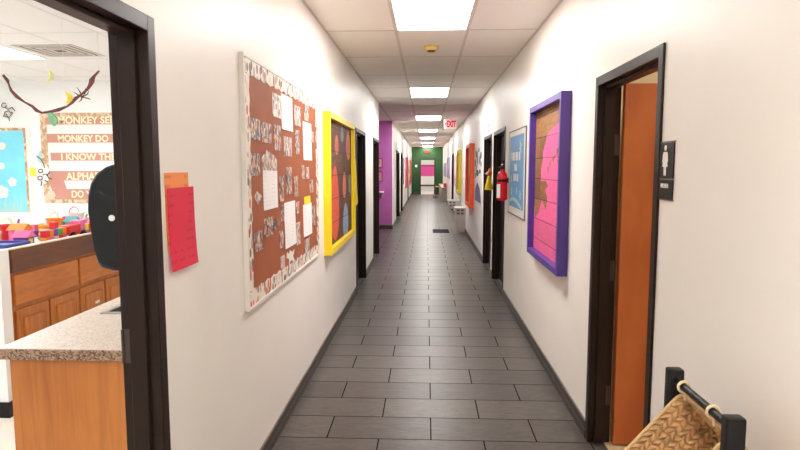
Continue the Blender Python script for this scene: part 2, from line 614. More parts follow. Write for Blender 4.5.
def wall_y(name, y0, y1, x0, x1, m, openings=()):
    mb = MB()
    x = x0
    for xa, xb, zt in sorted(openings):
        mb.box(x, xa, y0, y1, 0, CEIL + .05)
        mb.box(xa, xb, y0, y1, zt, CEIL + .05)
        x = xb
    mb.box(x, x1, y0, y1, 0, CEIL + .05)
    return struct(mb, name, m)


NEAR, END, ALC0, ALC1 = -2.6, 34.5, 10.88, 15.1
PW = ALC1 - .02
DT = 2.06
TOPS = {0.935: 2.046, 2.443: 2.068}            # the two doorways nearest the camera, measured
LD = [(0.935, 1.894), (7.28, 8.42), (9.66, 10.80)]
LDF = [(17.05, 19.1), (20.0, 21.5), (27.3, 28.5)]
RD = [(2.443, 3.385), (7.2, 8.42), (8.66, 9.80), (20.7, 22.1)]
op = lambda l: [(a + .012, b - .012, TOPS.get(a, DT) - .012) for a, b in l]
wall_x('wall_left', L - TW, L, NEAR, ALC0, op(LD), M['wall'])
wall_x('wall_left_far', L - TW, L, ALC1, END, op(LDF), M['wall'])
wall_x('wall_right', R, R + TW, NEAR, END, op(RD), M['wall'])
wall_y('wall_back', NEAR - .12, NEAR, L - TW, R + TW, M['wall'])
wall_y('wall_alcove', ALC1 - .02, ALC1 - .0005, -3.7, L - .0005, M['purple_wall'])
wall_y('wall_alcove_near', ALC0 - .12, ALC0, -3.7, L - TW, M['purple_wall'])
wall_x('wall_alcove_side', -3.82, -3.7, ALC0 - .12, ALC1 + .12, [], M['purple_wall'])
wall_y('wall_end', END, END + .12, L - TW, R + TW, M['green_wall'], [(-.33, .44, 1.99)])
# room beyond the end doorway
wall_y('wall_beyond', 38.2, 38.32, -2.6, 2.6, M['wall'])
wall_x('wall_beyond_left', -2.72, -2.6, END + .12, 38.32, [], M['wall'])
wall_x('wall_beyond_right', 2.6, 2.72, END + .12, 38.32, [], M['wall'])
# classroom behind the first doorway, washroom on the other side
CL, CR, CB = -7.2, L - TW, 7.96
wall_y('wall_classroom_back', CB, CB + .12, CL, CR, M['classroom_wall'])
wall_x('wall_classroom_side', CL - .12, CL, -1.2, CB + .12, [], M['classroom_wall'])
wall_y('wall_classroom_front', -1.32, -1.2, CL - .12, CR, M['classroom_wall'])
wall_y('wall_washroom_back', 3.62, 3.74, R + TW, 3.4, M['cream_wall'])
wall_x('wall_washroom_side', 3.4, 3.52, 1.0, 3.74, [], M['cream_wall'])
wall_y('wall_washroom_front', .88, 1.0, R + TW, 3.52, M['cream_wall'])

struct(MB().box(L - TW, R + .085, NEAR - .12, END + .12, -.08, 0), 'floor', M['slate'])
struct(MB().box(-3.82, L - TW, ALC0 - .12, ALC1 + .12, -.08, 0), 'floor_alcove', M['slate'])
struct(MB().box(CL - .12, CR, -1.32, CB + .12, -.08, 0), 'floor_classroom', M['vinyl'])
struct(MB().box(R + .085, 3.52, .88, 3.74, -.08, 0), 'floor_washroom', M['washfloor'])
struct(MB().box(-2.72, 2.72, END + .12, 38.32, -.08, 0), 'floor_beyond', M['vinyl'])

C0, CW, ROW0, ROW = -.266, .61, 5.183, 1.22


def ceiling(name, x0, x1, y0, y1, cols, rows, holes, m, mt):
    """tiles between holes left for the lights, with the metal grid as a part"""
    mb = MB()
    xs = sorted({x0, x1} | {h[0] for h in holes} | {h[1] for h in holes})
    ys = sorted({y0, y1} | {h[2] for h in holes} | {h[3] for h in holes})
    for xa, xb in zip(xs, xs[1:]):
        for ya, yb in zip(ys, ys[1:]):
            cx, cy = (xa + xb) / 2, (ya + yb) / 2
            if any(h[0] < cx < h[1] and h[2] < cy < h[3] for h in holes):
                continue
            mb.box(xa, xb, ya, yb, CEIL, CEIL + .02)
    c = struct(mb, name, m)
    g = MB()
    for x in cols:
        g.box(x - .012, x + .012, y0, y1, CEIL - .003, CEIL + .001)
    for y in rows:
        g.box(x0, x1, y - .012, y + .012, CEIL - .0028, CEIL + .0012)
    g.build('grid', mt, c)
    # lid above the lights
    struct(MB().box(x0, x1, y0, y1, CEIL + .12, CEIL + .16), name + '_deck', m)
    return c


lights_y = [-.917 + 4.88 * k for k in range(8)]
cor_holes = [(C0, C0 + CW, y, y + ROW) for y in lights_y]
ceiling('ceiling', L, R, NEAR, END, [C0, C0 + CW, L + .006, R - .006], [ROW0 + ROW * k for k in range(-6, 25)], cor_holes, M['ceil'], M['tbar'])
ceiling('ceiling_alcove', -3.7, L, ALC0, ALC1, [L - CW * k - .02 for k in range(5)], [ROW0 + ROW * k for k in range(5, 9)], [], M['ceil'], M['tbar'])
cls = [(-4.68, 5.14), (-4.68, 1.48), (-2.24, 2.70), (-2.24, -.6), (-6.5, 3.0)]  # first fitting is visible, the rest are unseen lamps added to brighten the room
ceiling('ceiling_classroom', CL, CR, -1.2, CB, [-4.68 + CW * k for k in range(-4, 6)], [5.14 + ROW * k for k in range(-5, 3)], [(x, x + CW, y, y + ROW) for x, y in cls], M['class_ceil'], M['class_tbar'])
ceiling('ceiling_washroom', R + TW, 3.4, 1.0, 3.62, [1.6, 2.21, 2.82], [1.6, 2.82], [(1.6, 2.21, 1.6, 2.82)], M['ceil'], M['tbar'])
ceiling('ceiling_beyond', -2.6, 2.6, END + .12, 38.2, [-.9, -.29, .32, .93], [35.2, 36.42], [(-.29, .32, 35.2, 36.42)], M['ceil'], M['tbar'])


def troffer(x, y, m, label, group):
    t = thing('ceiling_light', (x + CW / 2, y + ROW / 2, CEIL - .004), label, 'ceiling light', group)
    f = MB()
    f.box(x, x + CW, y, y + .02, CEIL - .004, CEIL + .07).box(x, x + CW, y + ROW - .02, y + ROW, CEIL - .004, CEIL + .07)
    f.box(x, x + .02, y + .02, y + ROW - .02, CEIL - .004, CEIL + .07).box(x + CW - .02, x + CW, y + .02, y + ROW - .02, CEIL - .004, CEIL + .07)
    f.build('light_frame', M['white_metal'], t)
    MB().box(x + .02, x + CW - .02, y + .02, y + ROW - .02, CEIL + .004, CEIL + .012).build('diffuser', m, t)
    return t


lab = ['ceiling light panel over the near end of the corridor, before the bulletin board',
       'big ceiling light panel above the brown bulletin board, largest in the corridor',
       'corridor ceiling light panel just past the beige smoke detector, second in the row',
       'corridor ceiling light panel beside the white hanging exit sign, third in the row',
       'corridor ceiling light panel just beyond the hanging exit sign, fourth in the row',
       'corridor ceiling light panel fifth in the row, well past the exit sign',
       'corridor ceiling light panel sixth in the row, second before the green wall',
       'corridor ceiling light panel last in the row, touching the green end wall']
t0 = troffer(C0, lights_y[1], M['light'], lab[1], 'corridor ceiling lights')
for k in (0, 2, 3, 4, 5, 6, 7):
    copy_thing(t0, (0, lights_y[k] - lights_y[1], 0), lab[k])
cl0 = troffer(*cls[0], M['light_class'], 'bright classroom ceiling light panel beside the square air vent', 'classroom ceiling lights')
for (x, y), lb in zip(cls[1:], ['classroom ceiling light panel over the near part of the room', 'classroom ceiling light panel above the sink counter', 'classroom ceiling light panel behind the doorway wall', 'classroom ceiling light panel along the far side wall']):
    c_ = copy_thing(cl0, (x - cls[0][0], y - cls[0][1], 0), lb)
    if x > -4:                                   # the two added fittings nearer the corridor are dimmed for the counter
        for ch in c_.children:
            if ch.name.startswith('diffuser'):
                ch.data = ch.data.copy()
                ch.data.materials[0] = M['light_class_soft']
troffer(1.6, 1.6, M['light_wash'], 'washroom ceiling light panel behind the orange door', 'washroom light')  # unseen lamp added to light the washroom
troffer(-.29, 35.2, M['light_class'], 'ceiling light panel in the room past the green wall', 'light beyond the end doorway')  # no fitting visible there, lamp added to brighten the end room


# ---- baseboards
def base_run(name, side, runs):
    mb = MB()
    for a, b in runs:
        wbox(mb, side, a, b, 0, .098, 0, .012)
        wbox(mb, side, a, b, .098, .104, 0, .009)
    struct(mb, name, M['base'])


base_run('baseboard_left', -1, [(NEAR, LD[0][0]), (LD[0][1], LD[1][0]), (LD[1][1], LD[2][0]), (LD[2][1], ALC0)])
base_run('baseboard_left_far', -1, [(ALC1, LDF[0][0]), (LDF[0][1], LDF[1][0]), (LDF[1][1], LDF[2][0]), (LDF[2][1], END)])
base_run('baseboard_right', 1, [(NEAR, RD[0][0]), (RD[0][1], RD[1][0]), (RD[1][1], RD[2][0]), (RD[2][1], RD[3][0]), (RD[3][1], END)])
struct(MB().box(-3.7, L + .006, ALC1 - .032, ALC1 - .02, 0, .104), 'baseboard_alcove', M['base'])
struct(MB().box(L, -.37, END - .012, END, 0, .104).box(.48, R, END - .012, END, 0, .104), 'baseboard_end', M['base'])


# ---- doors
def door(n, side, y0, y1, slab=None, hinges=None):
    """hollow metal frame wrapped round the wall; slab None = open doorway"""
    root = thing('door_%d' % n, (wx(side, -TW / 2), (y0 + y1) / 2, 0), kind='structure')
    f = MB()
    DT = TOPS.get(y0, 2.06)
    o, i = .010, -TW - .005
    w = .05
    wbox(f, side, y0, y0 + w, 0, DT, o, i, .003)
    wbox(f, side, y1 - w, y1, 0, DT, o, i, .003)
    wbox(f, side, y0 + w - .003, y1 - w + .003, DT - w, DT - .0005, o - .0005, i + .0005, .003)
    s0, s1, sd = -.028, -.084, .016           # the stop runs down the middle of the reveal
    wbox(f, side, y0 + w, y0 + w + sd, 0, DT - w, s0, s1, .003)
    wbox(f, side, y1 - w - sd, y1 - w, 0, DT - w, s0, s1, .003)
    wbox(f, side, y0 + w + sd, y1 - w - sd, DT - w - sd, DT - w, s0, s1, .003)
    f.build('door_frame', M['frame'], root)
    if slab == 'closed':
        d = MB()
        wbox(d, side, y0 + w + .003, y1 - w - .003, .008, DT - w - .003, -.088, -.116)
        s = d.build('door_leaf', M['slab_dark'], root)
        h = MB()
        ky = y0 + w + .07
        h.tube([(wx(side, -.09), ky, 1.0), (wx(side, -.04), ky, 1.0)], .012, 10)
        h.tube([(wx(side, -.045), ky - .01, 1.0), (wx(side, -.045), ky + .11, 1.0)], .009, 10)
        h.build('handle', M['steel'], s, smooth=True)
    if hinges:
        for z in hinges:
            h = MB()
            yy = y1 - w
            wbox(h, side, yy - .0025, yy, z - .056, z + .056, -.088, i + .002)
            h.tube([(wx(side, i + .006), yy - .005, z - .056), (wx(side, i + .006), yy - .005, z + .056)], .005, 8)
            h.build('hinge', M['hinge'], root)
    return root


n = 1
door(n, -1, *LD[0], hinges=(.28, 1.0))
for d in LD[1:] + LDF:
    n += 1
    door(n, -1, *d, slab='closed')
n += 1
dr = door(n, 1, *RD[0], hinges=(.28, 1.0, 1.70))
# orange leaf swung fully into the washroom
MB().box(1.064, 1.064 + .87, 3.288, 3.333, .012, 2.024, .001).build('door_leaf', M['orange_door'], dr)
for d in RD[1:]:
    n += 1
    door(n, 1, *d, slab='closed')
# frame of the doorway in the green wall
n += 1
er = thing('door_%d' % n, (.055, END, 0), kind='structure')
f = MB()
f.box(-.38, -.33, END - .02, END + .14, 0, 2.04).box(.44, .49, END - .02, END + .14, 0, 2.04).box(-.33, .44, END - .02, END + .14, 1.99, 2.04)
f.build('door_frame', M['frame'], er)

# ------------------------------------------------------------------ left wall: cards, bulletin board, yellow frame
def sheet(name, side, y0, y1, z0, z1, t, m, label, cat, group=None, curl=0.0, skew=0.0, parent=None):
    """a paper sheet with a little real curl at its foot"""
    mb = MB()
    nn = 6
    th = .0012
    vs = []
    for k in range(nn + 1):
        fz = k / nn
        z = z1 + (z0 - z1) * fz
        c = curl * fz ** 2.5
        row = []
        for q in (0, .33, .67, 1):
            y = y0 + (y1 - y0) * q + skew * fz
            cc = c * (1 - .8 * (2 * q - 1) ** 2 * .4)
            row.append((mb.bm.verts.new((wx(side, t + cc), y, z)), mb.bm.verts.new((wx(side, t + cc + th), y, z))))
        vs.append(row)
    for a, b in zip(vs, vs[1:]):
        for p in range(3):
            for s in (0, 1):
                mb.bm.faces.new((a[p][s], a[p + 1][s], b[p + 1][s], b[p][s]))
        for p in (0, 3):
            mb.bm.faces.new((a[p][0], a[p][1], b[p][1], b[p][0]))
    for row in (vs[0], vs[-1]):
        for p in range(3):
            mb.bm.faces.new((row[p][0], row[p + 1][0], row[p + 1][1], row[p][1]))
    return mb.build(name, m, parent, label=label, cat=cat, group=group)


sheet('hanging_card', -1, 1.94, 2.135, 1.29, 1.56, .001, M['orange_paper'], 'orange card taped to the wall beside the doorway, behind the red card', 'card', curl=.006)
sheet('hanging_card', -1, 1.945, 2.17, 1.225, 1.508, .006, M['red_paper'], 'red card taped to the wall beside the classroom doorway', 'card', curl=.014)

BY0, BY1, BZ0, BZ1 = 2.775, 4.67, .885, 2.11
bb = thing('bulletin_board', (L, (BY0 + BY1) / 2, BZ0), 'large brown bulletin board with printed white border, covered in photos', 'bulletin board')
bm_ = MB()
wbox(bm_, -1, BY0 + .014, BY1 - .014, BZ0 + .014, BZ1 - .014, .004, .016)
bm_.build('panel', M['board_brown'], bb)
bm_ = MB()
for a in ((BY0, BY1, BZ0, BZ0 + .015), (BY0, BY1, BZ1 - .015, BZ1), (BY0, BY0 + .015, BZ0 + .015, BZ1 - .015), (BY1 - .015, BY1, BZ0 + .015, BZ1 - .015)):
    wbox(bm_, -1, *a, .0, .022)
bm_.build('frame', M['white'], bb)
bm_ = MB()


def scallop(y0, y1, z0, z1, edge):
    """one border strip, its inner edge waved"""
    pts = []
    if edge in 'tb':
        s = 1 if edge == 'b' else -1
        out, inn = (z0, z1) if edge == 'b' else (z1, z0)
        k = 60
        pts = [(y0, out), (y1, out)] + [(y1 + (y0 - y1) * i / k, inn + .006 * s * math.sin(i * PI / 2)) for i in range(k + 1)]
    else:
        s = 1 if edge == 'n' else -1
        out, inn = (y0, y1) if edge == 'n' else (y1, y0)
        k = 44
        pts = [(out, z0), (out, z1)] + [(inn + .006 * s * math.sin(i * PI / 2), z1 + (z0 - z1) * i / k) for i in range(k + 1)]
    wpoly(bm_, -1, pts, .016, .0185)


bw = .075
i0 = .015
scallop(BY0 + i0, BY1 - i0, BZ1 - i0 - bw, BZ1 - i0, 't')
scallop(BY0 + i0, BY1 - i0, BZ0 + i0, BZ0 + i0 + bw, 'b')
scallop(BY0 + i0, BY0 + i0 + bw, BZ0 + i0 + bw, BZ1 - i0 - bw, 'n')
scallop(BY1 - i0 - bw, BY1 - i0, BZ0 + i0 + bw, BZ1 - i0 - bw, 'f')
bm_.build('border', M['board_border'], bb)

# sheets and snapshots pinned to it: (x0, x1, top, bottom) at the near edge of each, then kind
PAPERS = [
    (272, 280.5, 92, 116, 'pale', 'pale snapshot in the board top row, first from its near edge'),
    (280.8, 292, 93, 129, 'paper', 'tall white typed sheet at the top middle of the brown board'),
    (294, 300, 104.5, 125, 'pale', 'small tan snapshot just beyond the top typed sheet on the board'),
    (304, 308.5, 103, 120, 'photo', 'snapshot above the far tall typed sheet on the brown board'),
    (302.6, 311, 121, 160, 'paper', 'tall narrow typed sheet near the far edge of the brown board'),
    (249.6, 259.6, 117, 139, 'photo', 'dark snapshot in the upper row next to the board near border'),
    (261, 271, 121.6, 142, 'photo', 'snapshot second in the upper row from the board near border'),
    (273.6, 280.5, 124, 150, 'photo', 'snapshot third in the upper row, below the pale top snapshot'),
    (283.6, 291.4, 136, 156, 'pale', 'snapshot directly below the top middle typed sheet'),
    (294.8, 299, 129.5, 154, 'photo', 'narrow snapshot below the small tan one in the upper board'),
    (250, 259.6, 153, 176, 'photo', 'snapshot beside the near border at the middle height of the board'),
    (262.7, 277, 170, 211, 'paper', 'wide white typed sheet under the fan shaped picture on the board'),
    (279, 283.6, 176, 202, 'photo', 'tall snapshot just beyond the wide typed sheet under the fan picture'),
    (285.7, 291.4, 167, 195, 'photo', 'tall snapshot in the board centre above the lower white sheet'),
    (293.7, 297.8, 176, 197, 'photo', 'narrow snapshot above the lower white sheet, on its far side'),
    (301.3, 304.4, 165, 179, 'photo', 'small snapshot in the far pair below the tall narrow sheet, nearer one'),
    (305.8, 308.8, 167, 179, 'pale', 'small pale snapshot in the far pair below the tall narrow sheet'),
    (309, 313, 180, 193, 'photo', 'small snapshot next to the far border above the yellow note'),
    (303.8, 310, 197, 204.5, 'yellow', 'yellow note at the head of a white sheet on the board'),
    (303, 311.5, 205, 238, 'paper', 'white sheet hanging under the yellow note on the brown board'),
    (284, 295, 203, 250, 'paper', 'tallest white typed sheet in the lower middle of the board'),
    (264, 273, 219, 238, 'photo', 'snapshot below the wide typed sheet, left of the round picture'),
    (254, 262, 233, 253, 'photo', 'lowest snapshot by the near border of the brown board'),
    (279.4, 283.4, 231, 249, 'photo', 'snapshot beside the lower end of the large white sheet'),
    (296, 300, 223, 246, 'pale', 'tall snapshot on the far side of the large white sheet'),
    (304.6, 309.4, 240, 254, 'pale', 'snapshot below the sheet that has the yellow note'),
    (280.6, 284.6, 257, 269, 'pale', 'small pale scrap at the bottom of the board beside the white cut-out'),
    (280, 283.6, 206, 222, 'photo', 'snapshot beside the upper end of the large white sheet'),
    (296, 299, 202, 214, 'photo', 'small snapshot at the upper far corner of the large white sheet'),
    (312, 315, 206, 226, 'photo', 'dark snapshot between the note sheet and the far border'),
    (310.8, 313.4, 131, 142, 'photo', 'tiny snapshot touching the far border beside the tall narrow sheet'),
]
T0 = .0165
for i, (x0, x1, ya, yb, k, lb) in enumerate(PAPERS):
    p, q = on(0, wx(-1, T0), x0, ya), on(0, wx(-1, T0), x0, yb)
    y1 = on(0, wx(-1, T0), x1, ya).y
    nm = {'paper': 'typed_sheet', 'yellow': 'sticky_note'}.get(k, 'snapshot')
    mm = {'paper': M['paper'], 'yellow': M['yellow_note'], 'pale': M['photo_pale'], 'photo': M['photo']}[k]
    sheet(nm, -1, p.y, y1, q.z, p.z, T0 + (.0016 if k == 'yellow' else 0), mm, lb, {'paper': 'sheet', 'yellow': 'note'}.get(k, 'photo'),
          {'paper': 'typed sheets on the brown board', 'yellow': None}.get(k, 'snapshots on the brown board'), curl=.004 if k == 'paper' else .002, skew=random.uniform(-.006, .006))


def cutout(px, m, name, label, cat, t=T0, group=None):
    mb = MB()
    wpoly(mb, -1, [wpx(-1, x, y, t) for x, y in px], t, t + .0015)
    return mb.build(name, m, label=label, cat=cat, group=group)


cutout([(262, 170), (261.8, 157), (264, 154), (266, 150), (270, 152.5), (274, 155.5), (276.8, 160), (276.8, 171)], M['photo_pale'], 'fan_picture', 'fan shaped picture of raised fingers on top of a white sheet', 'picture')
cutout([(254, 197), (257, 191), (261.8, 196), (258, 205)], M['photo_pale'], 'diamond_picture', 'diamond shaped cut-out picture near the board near border', 'picture')
cutout([(276 + 2.8 * math.cos(a * PI / 6), 224 + 5.4 * math.sin(a * PI / 6)) for a in range(12)], M['photo'], 'round_picture', 'round picture low on the brown board', 'picture')
cutout([(287, 252), (289, 254), (290, 250), (292, 252), (294.5, 249), (293, 256), (295, 262), (291, 260), (289, 264), (289, 259), (286.5, 258)], M['white'], 'paper_cutout', 'ragged white paper cut-out at the bottom of the brown board', 'cut-out')


def picture_box(name, side, y0, y1, z0, z1, depth, bar, mf, mp, label, cat='framed artwork', panel_t=.022):
    t = thing(name, (wx(side, 0), (y0 + y1) / 2, z0), label, cat)
    f = MB()
    wbox(f, side, y0, y0 + bar, z0, z1, .001, depth, .002)
    wbox(f, side, y1 - bar, y1, z0, z1, .001, depth, .002)
    wbox(f, side, y0 + bar, y1 - bar, z0, z0 + bar, .001, depth, .002)
    wbox(f, side, y0 + bar, y1 - bar, z1 - bar, z1, .001, depth, .002)
    f.build('frame', mf, t)
    p = MB()
    wbox(p, side, y0 + bar, y1 - bar, z0 + bar, z1 - bar, .003, panel_t)
    p.build('plank_panel', mp, t)
    return t


yf = picture_box('framed_artwork', -1, 4.99, 6.74, .825, 2.045, .062, .05, M['yellow_frame'], M['planks_dark'], 'yellow framed artwork of painted ovals on dark brown boards')
TP = .0225
for (x, ya, yb, hw, k, lb) in [(336.6, 135, 155, 1.8, 'oval_salmon', 'salmon oval'), (342, 126, 142, 1.5, 'oval_grey', 'grey oval'), (348, 132, 160, 2.0, 'oval_salmon', 'salmon oval'),
                               (334.8, 166, 241, 4.0, 'oval_orange', 'large orange red oval'), (344.2, 172, 198, 1.6, 'oval_salmon', 'salmon oval'), (349.8, 174, 196, 1.2, 'oval_grey', 'grey oval'), (345.6, 203, 238, 2.6, 'oval_blue', 'pale blue oval')]:
    a, b = on(0, wx(-1, TP), x, ya), on(0, wx(-1, TP), x, yb)
    w = on(0, wx(-1, TP), x + hw, ya).y - on(0, wx(-1, TP), x - hw, ya).y
    mb = MB()
    wpoly(mb, -1, [(a.y + w / 2 * math.cos(t_) * (1 - .15 * math.sin(t_)), (a.z + b.z) / 2 + (a.z - b.z) / 2 * math.sin(t_)) for t_ in [2 * PI * k_ / 28 for k_ in range(28)]], .0218, .0236)
    mb.build('painted_oval', M[k], yf, label=lb)
mb = MB()
wpoly(mb, -1, [(6.735, 1.70), (6.80, 1.66), (6.99, 1.16), (6.745, 1.13)], .056, .0615)
mb.build('cloth_flap', M['cloth_yellow'], yf)

# ------------------------------------------------------------------ right wall
pf = picture_box('framed_artwork', 1, 3.955, 5.14, .852, 2.072, .072, .045, M['purple_frame'], M['planks'], 'purple framed artwork with pink paint over weathered boards')
TQ = .0228
pink = [(562.5, 119), (555, 126), (550, 131), (547, 136), (545.5, 144), (543, 152), (543, 161), (541, 170), (541, 181), (546, 181), (548, 186), (545, 190), (547.5, 197), (546, 210), (541.5, 200), (538.5, 213), (535, 217), (534, 206), (531, 207), (531, 252), (560, 272), (562.5, 270)]
mb = MB()
y_lo, y_hi, z_lo = 3.955 + .0455, 5.14 - .0455, .852 + .0455
wpoly(mb, 1, [(min(max(a, y_lo), y_hi), max(b, z_lo)) for a, b in [wpx(1, x, y, TQ) for x, y in pink]], .0218, .0236)
mb.build('painted_shape', M['pink'], pf, label='pink painted silhouette')
mb = MB()
for pts in ([(556, 150), (559, 146), (557, 156)], [(552, 158), (556, 154), (553, 163)], [(549, 163), (551, 160), (550, 168)], [(557, 160), (560, 158), (558, 166)], [(547, 168), (549, 166), (548, 174)]):
    wpoly(mb, 1, [wpx(1, x, y, .024) for x, y in pts], .0232, .0244)
mb.build('bare_patch', M['planks'], pf, label='bare wood patches')

# restroom sign
sg = thing('restroom_sign', (R, 2.38, 1.453), 'black restroom sign with a white figure beside the orange door', 'sign')
mb = MB()
wbox(mb, 1, 2.308, 2.447, 1.535, 1.675, .0005, .006, .002)
wbox(mb, 1, 2.308, 2.447, 1.453, 1.531, .0005, .006, .002)
mb.build('plate', M['black'], sg)
for ya_, yb_, za_, zb_ in ((2.304, 2.451, 1.449, 1.453), (2.304, 2.451, 1.675, 1.679), (2.308, 2.447, 1.531, 1.535)):
    mb = MB()
    wbox(mb, 1, ya_, yb_, za_, zb_, .0005, .0045)
    mb.build('edge', M['grey_dark'], sg)
mb = MB()
fy = 2.385
wpoly(mb, 1, oval(fy, 1.653, .011, .011, 16), .006, .008)
wpoly(mb, 1, [(fy + .016, 1.638), (fy - .016, 1.638), (fy - .021, 1.628), (fy - .027, 1.600), (fy - .022, 1.598), (fy - .0145, 1.622), (fy - .024, 1.580), (fy - .010, 1.580), (fy - .0095, 1.546), (fy - .002, 1.546), (fy - .0015, 1.580),
              (fy + .0015, 1.580), (fy + .002, 1.546), (fy + .0095, 1.546), (fy + .010, 1.580), (fy + .024, 1.580), (fy + .0145, 1.622), (fy + .022, 1.598), (fy + .027, 1.600), (fy + .021, 1.628)], .006, .008)
mb.build('figure', M['white'], sg)
mb = MB()
lettering(mb, 'WOMEN', (wx(1, .006), 2.422, 1.497), (0, -1, 0), (0, 0, 1), .075, .018, .0015, out=(-1, 0, 0))
mb.build('lettering', M['white'], sg)

# blue poster
bp = thing('wall_poster', (R, 6.3, 1.08), 'blue poster with white letters beside the fire extinguisher', 'poster')
mb = MB()
PA, PB, PZ0, PZ1 = 5.69, 6.80, 1.08, 1.955
wbox(mb, 1, PA, PB, PZ0, PZ1, .001, .009)
mb.build('border', M['white'], bp)
mb = MB()
for a in ((PA - .012, PB + .012, PZ0 - .012, PZ0), (PA - .012, PB + .012, PZ1, PZ1 + .012), (PA - .012, PA, PZ0, PZ1), (PB, PB + .012, PZ0, PZ1)):
    wbox(mb, 1, *a, .001, .012)
mb.build('frame', M['grey_dark'], bp)
mb = MB()
wbox(mb, 1, PA + .09, PB - .07, PZ0 + .075, PZ1 - .05, .0085, .0105)
mb.build('panel', M['poster_blue'], bp)
rnd = random.Random(3)
for zc, cnt, hh in ((1.69, 5, .085), (1.575, 2, .07), (1.47, 3, .075)):
    y = 6.27 + cnt * .05
    mb = MB()
    for k in range(cnt):
        yy = y - k * .11
        wbox(mb, 1, yy, yy - .036, zc - hh / 2, zc + hh / 2, .0105, .0125)
        wbox(mb, 1, yy - .036, yy - .06, zc + rnd.uniform(-.03, .03) - .008, zc + .012, .0105, .0125)
        if k % 2 == 0:
            wbox(mb, 1, yy - .06, yy - .092, zc - hh / 2, zc + hh / 2, .0105, .0125)
    mb.build('lettering', M['white'], bp)
mb = MB()
for cy, cz, r in ((6.62, 1.70, .075), (6.6, 1.45, .05), (5.98, 1.78, .09), (6.55, 1.32, .06), (6.2, 1.33, .05), (5.95, 1.30, .07)):
    for k in range(6):
        a = k * PI / 3 + cy
        wpoly(mb, 1, [(cy - .008 * math.sin(a), cz + .008 * math.cos(a)), (cy + .6 * r * math.cos(a) - .014 * math.sin(a), cz + .6 * r * math.sin(a) + .014 * math.cos(a)), (cy + r * math.cos(a), cz + r * math.sin(a)), (cy + .6 * r * math.cos(a) + .014 * math.sin(a), cz + .6 * r * math.sin(a) - .014 * math.cos(a)), (cy + .008 * math.sin(a), cz - .008 * math.cos(a))], .0105, .0118 + k * 1e-4)
arc = [(6.84 - .98 * i / 14, 1.185 + .085 * math.sin(PI * i / 14) * (1 - .3 * i / 14)) for i in range(15)]
wpoly(mb, 1, arc + [(y, z - .035) for y, z in arc[::-1]], .0105, .0126)
mb.build('leaf_print', M['teal_pale'], bp)



def notice_board(side, y0, y1, z0, z1, d, m, label):
    t = thing('notice_board', (wx(side, 0), (y0 + y1) / 2, z0), label, 'notice board')
    mb = MB()
    wbox(mb, side, y0 + .04, y1 - .04, z0 + .03, z1 - .03, .001, d * .7)
    mb.build('panel', m, t)
    mb = MB()
    for a in ((y0, y1, z0, z0 + .03), (y0, y1, z1 - .03, z1), (y0, y0 + .04, z0 + .03, z1 - .03), (y1 - .04, y1, z0 + .03, z1 - .03)):
        wbox(mb, side, *a, .001, d)
    mb.build('frame', m, t)
    return t


# fire extinguisher on its bracket
ec = on(0, R - .072, 503, 195)
EX, EY = R - .072, max(ec.y, 6.885)
ez0 = on(0, R - .072, 503, 200.8).z
ez1 = ez0 + .325
ex = thing('fire_extinguisher', (EX, EY, ez0), 'red fire extinguisher hung on the wall beside the blue poster', 'fire extinguisher')
r = .06
MB().lathe([(r * .8, 0), (r * .97, .012), (r, .03), (r, ez1 - ez0 - .06), (r * .93, ez1 - ez0 - .03), (r * .72, ez1 - ez0 - .006), (r * .35, ez1 - ez0 + .012), (r * .3, ez1 - ez0 + .03)], (EX, EY, ez0), 28).build('cylinder', M['red_ext'], ex, smooth=True)
mb = MB()
mb.lathe([(.02, 0), (.022, .02), (.018, .05)], (EX, EY, ez1 + .03), 14)
mb.prism([(EX - .012, EY + .03, ez1 + .075), (EX - .012, EY - .10, ez1 + .115), (EX - .012, EY - .10, ez1 + .13), (EX - .012, EY + .03, ez1 + .095)], (.024, 0, 0))
mb.prism([(EX - .012, EY + .02, ez1 + .05), (EX - .012, EY - .09, ez1 + .062), (EX - .012, EY - .09, ez1 + .072), (EX - .012, EY + .02, ez1 + .07)], (.024, 0, 0))
mb.box(EX - .014, EX + .014, EY - .02, EY + .035, ez1 + .045, ez1 + .10, .003)
mb.build('valve_handle', M['black'], ex, smooth=True)
MB().tube([(EX - .005, EY + .03, ez1 + .06), (EX - .03, EY + .075, ez1 + .055), (EX - .04, EY + .085, ez1 - .02), (EX - .045, EY + .08, ez1 - .12), (EX - .045, EY + .075, ez1 - .2)], [.009, .009, .009, .009, .013], 8).build('hose', M['black'], ex, smooth=True)
MB().lathe([(r + .0006, 0), (r + .0014, .006), (r + .0014, .022), (r + .0006, .028)], (EX, EY, ez0 + .215), 28).build('strap', M['black'], ex, smooth=True)
MB().tube([(EX - .004, EY - .03, ez1 + .085), (EX - .01, EY - .034, ez1 + .085), (EX - .012, EY - .036, ez1 + .075)], .011, 10).build('gauge', M['white'], ex)
mb = MB()
seg = 10
pa = [(EX + (r + .0008) * math.cos(a), EY + (r + .0008) * math.sin(a)) for a in [math.radians(180 + 62 - 84 * k / seg) for k in range(seg + 1)]]
pb = [(EX + (r + .002) * math.cos(a), EY + (r + .002) * math.sin(a)) for a in [math.radians(180 + 62 - 84 * k / seg) for k in range(seg + 1)]]
mb.prism([(x, y, ez0 + .03) for x, y in pa] + [(x, y, ez0 + .03) for x, y in pb[::-1]], (0, 0, .155))
mb.build('instruction_label', M['paper'], ex)
MB().box(EX + .02, R, EY - .03, EY + .03, ez0 + .2, ez0 + .26).build('mount_bracket', M['black'], ex)

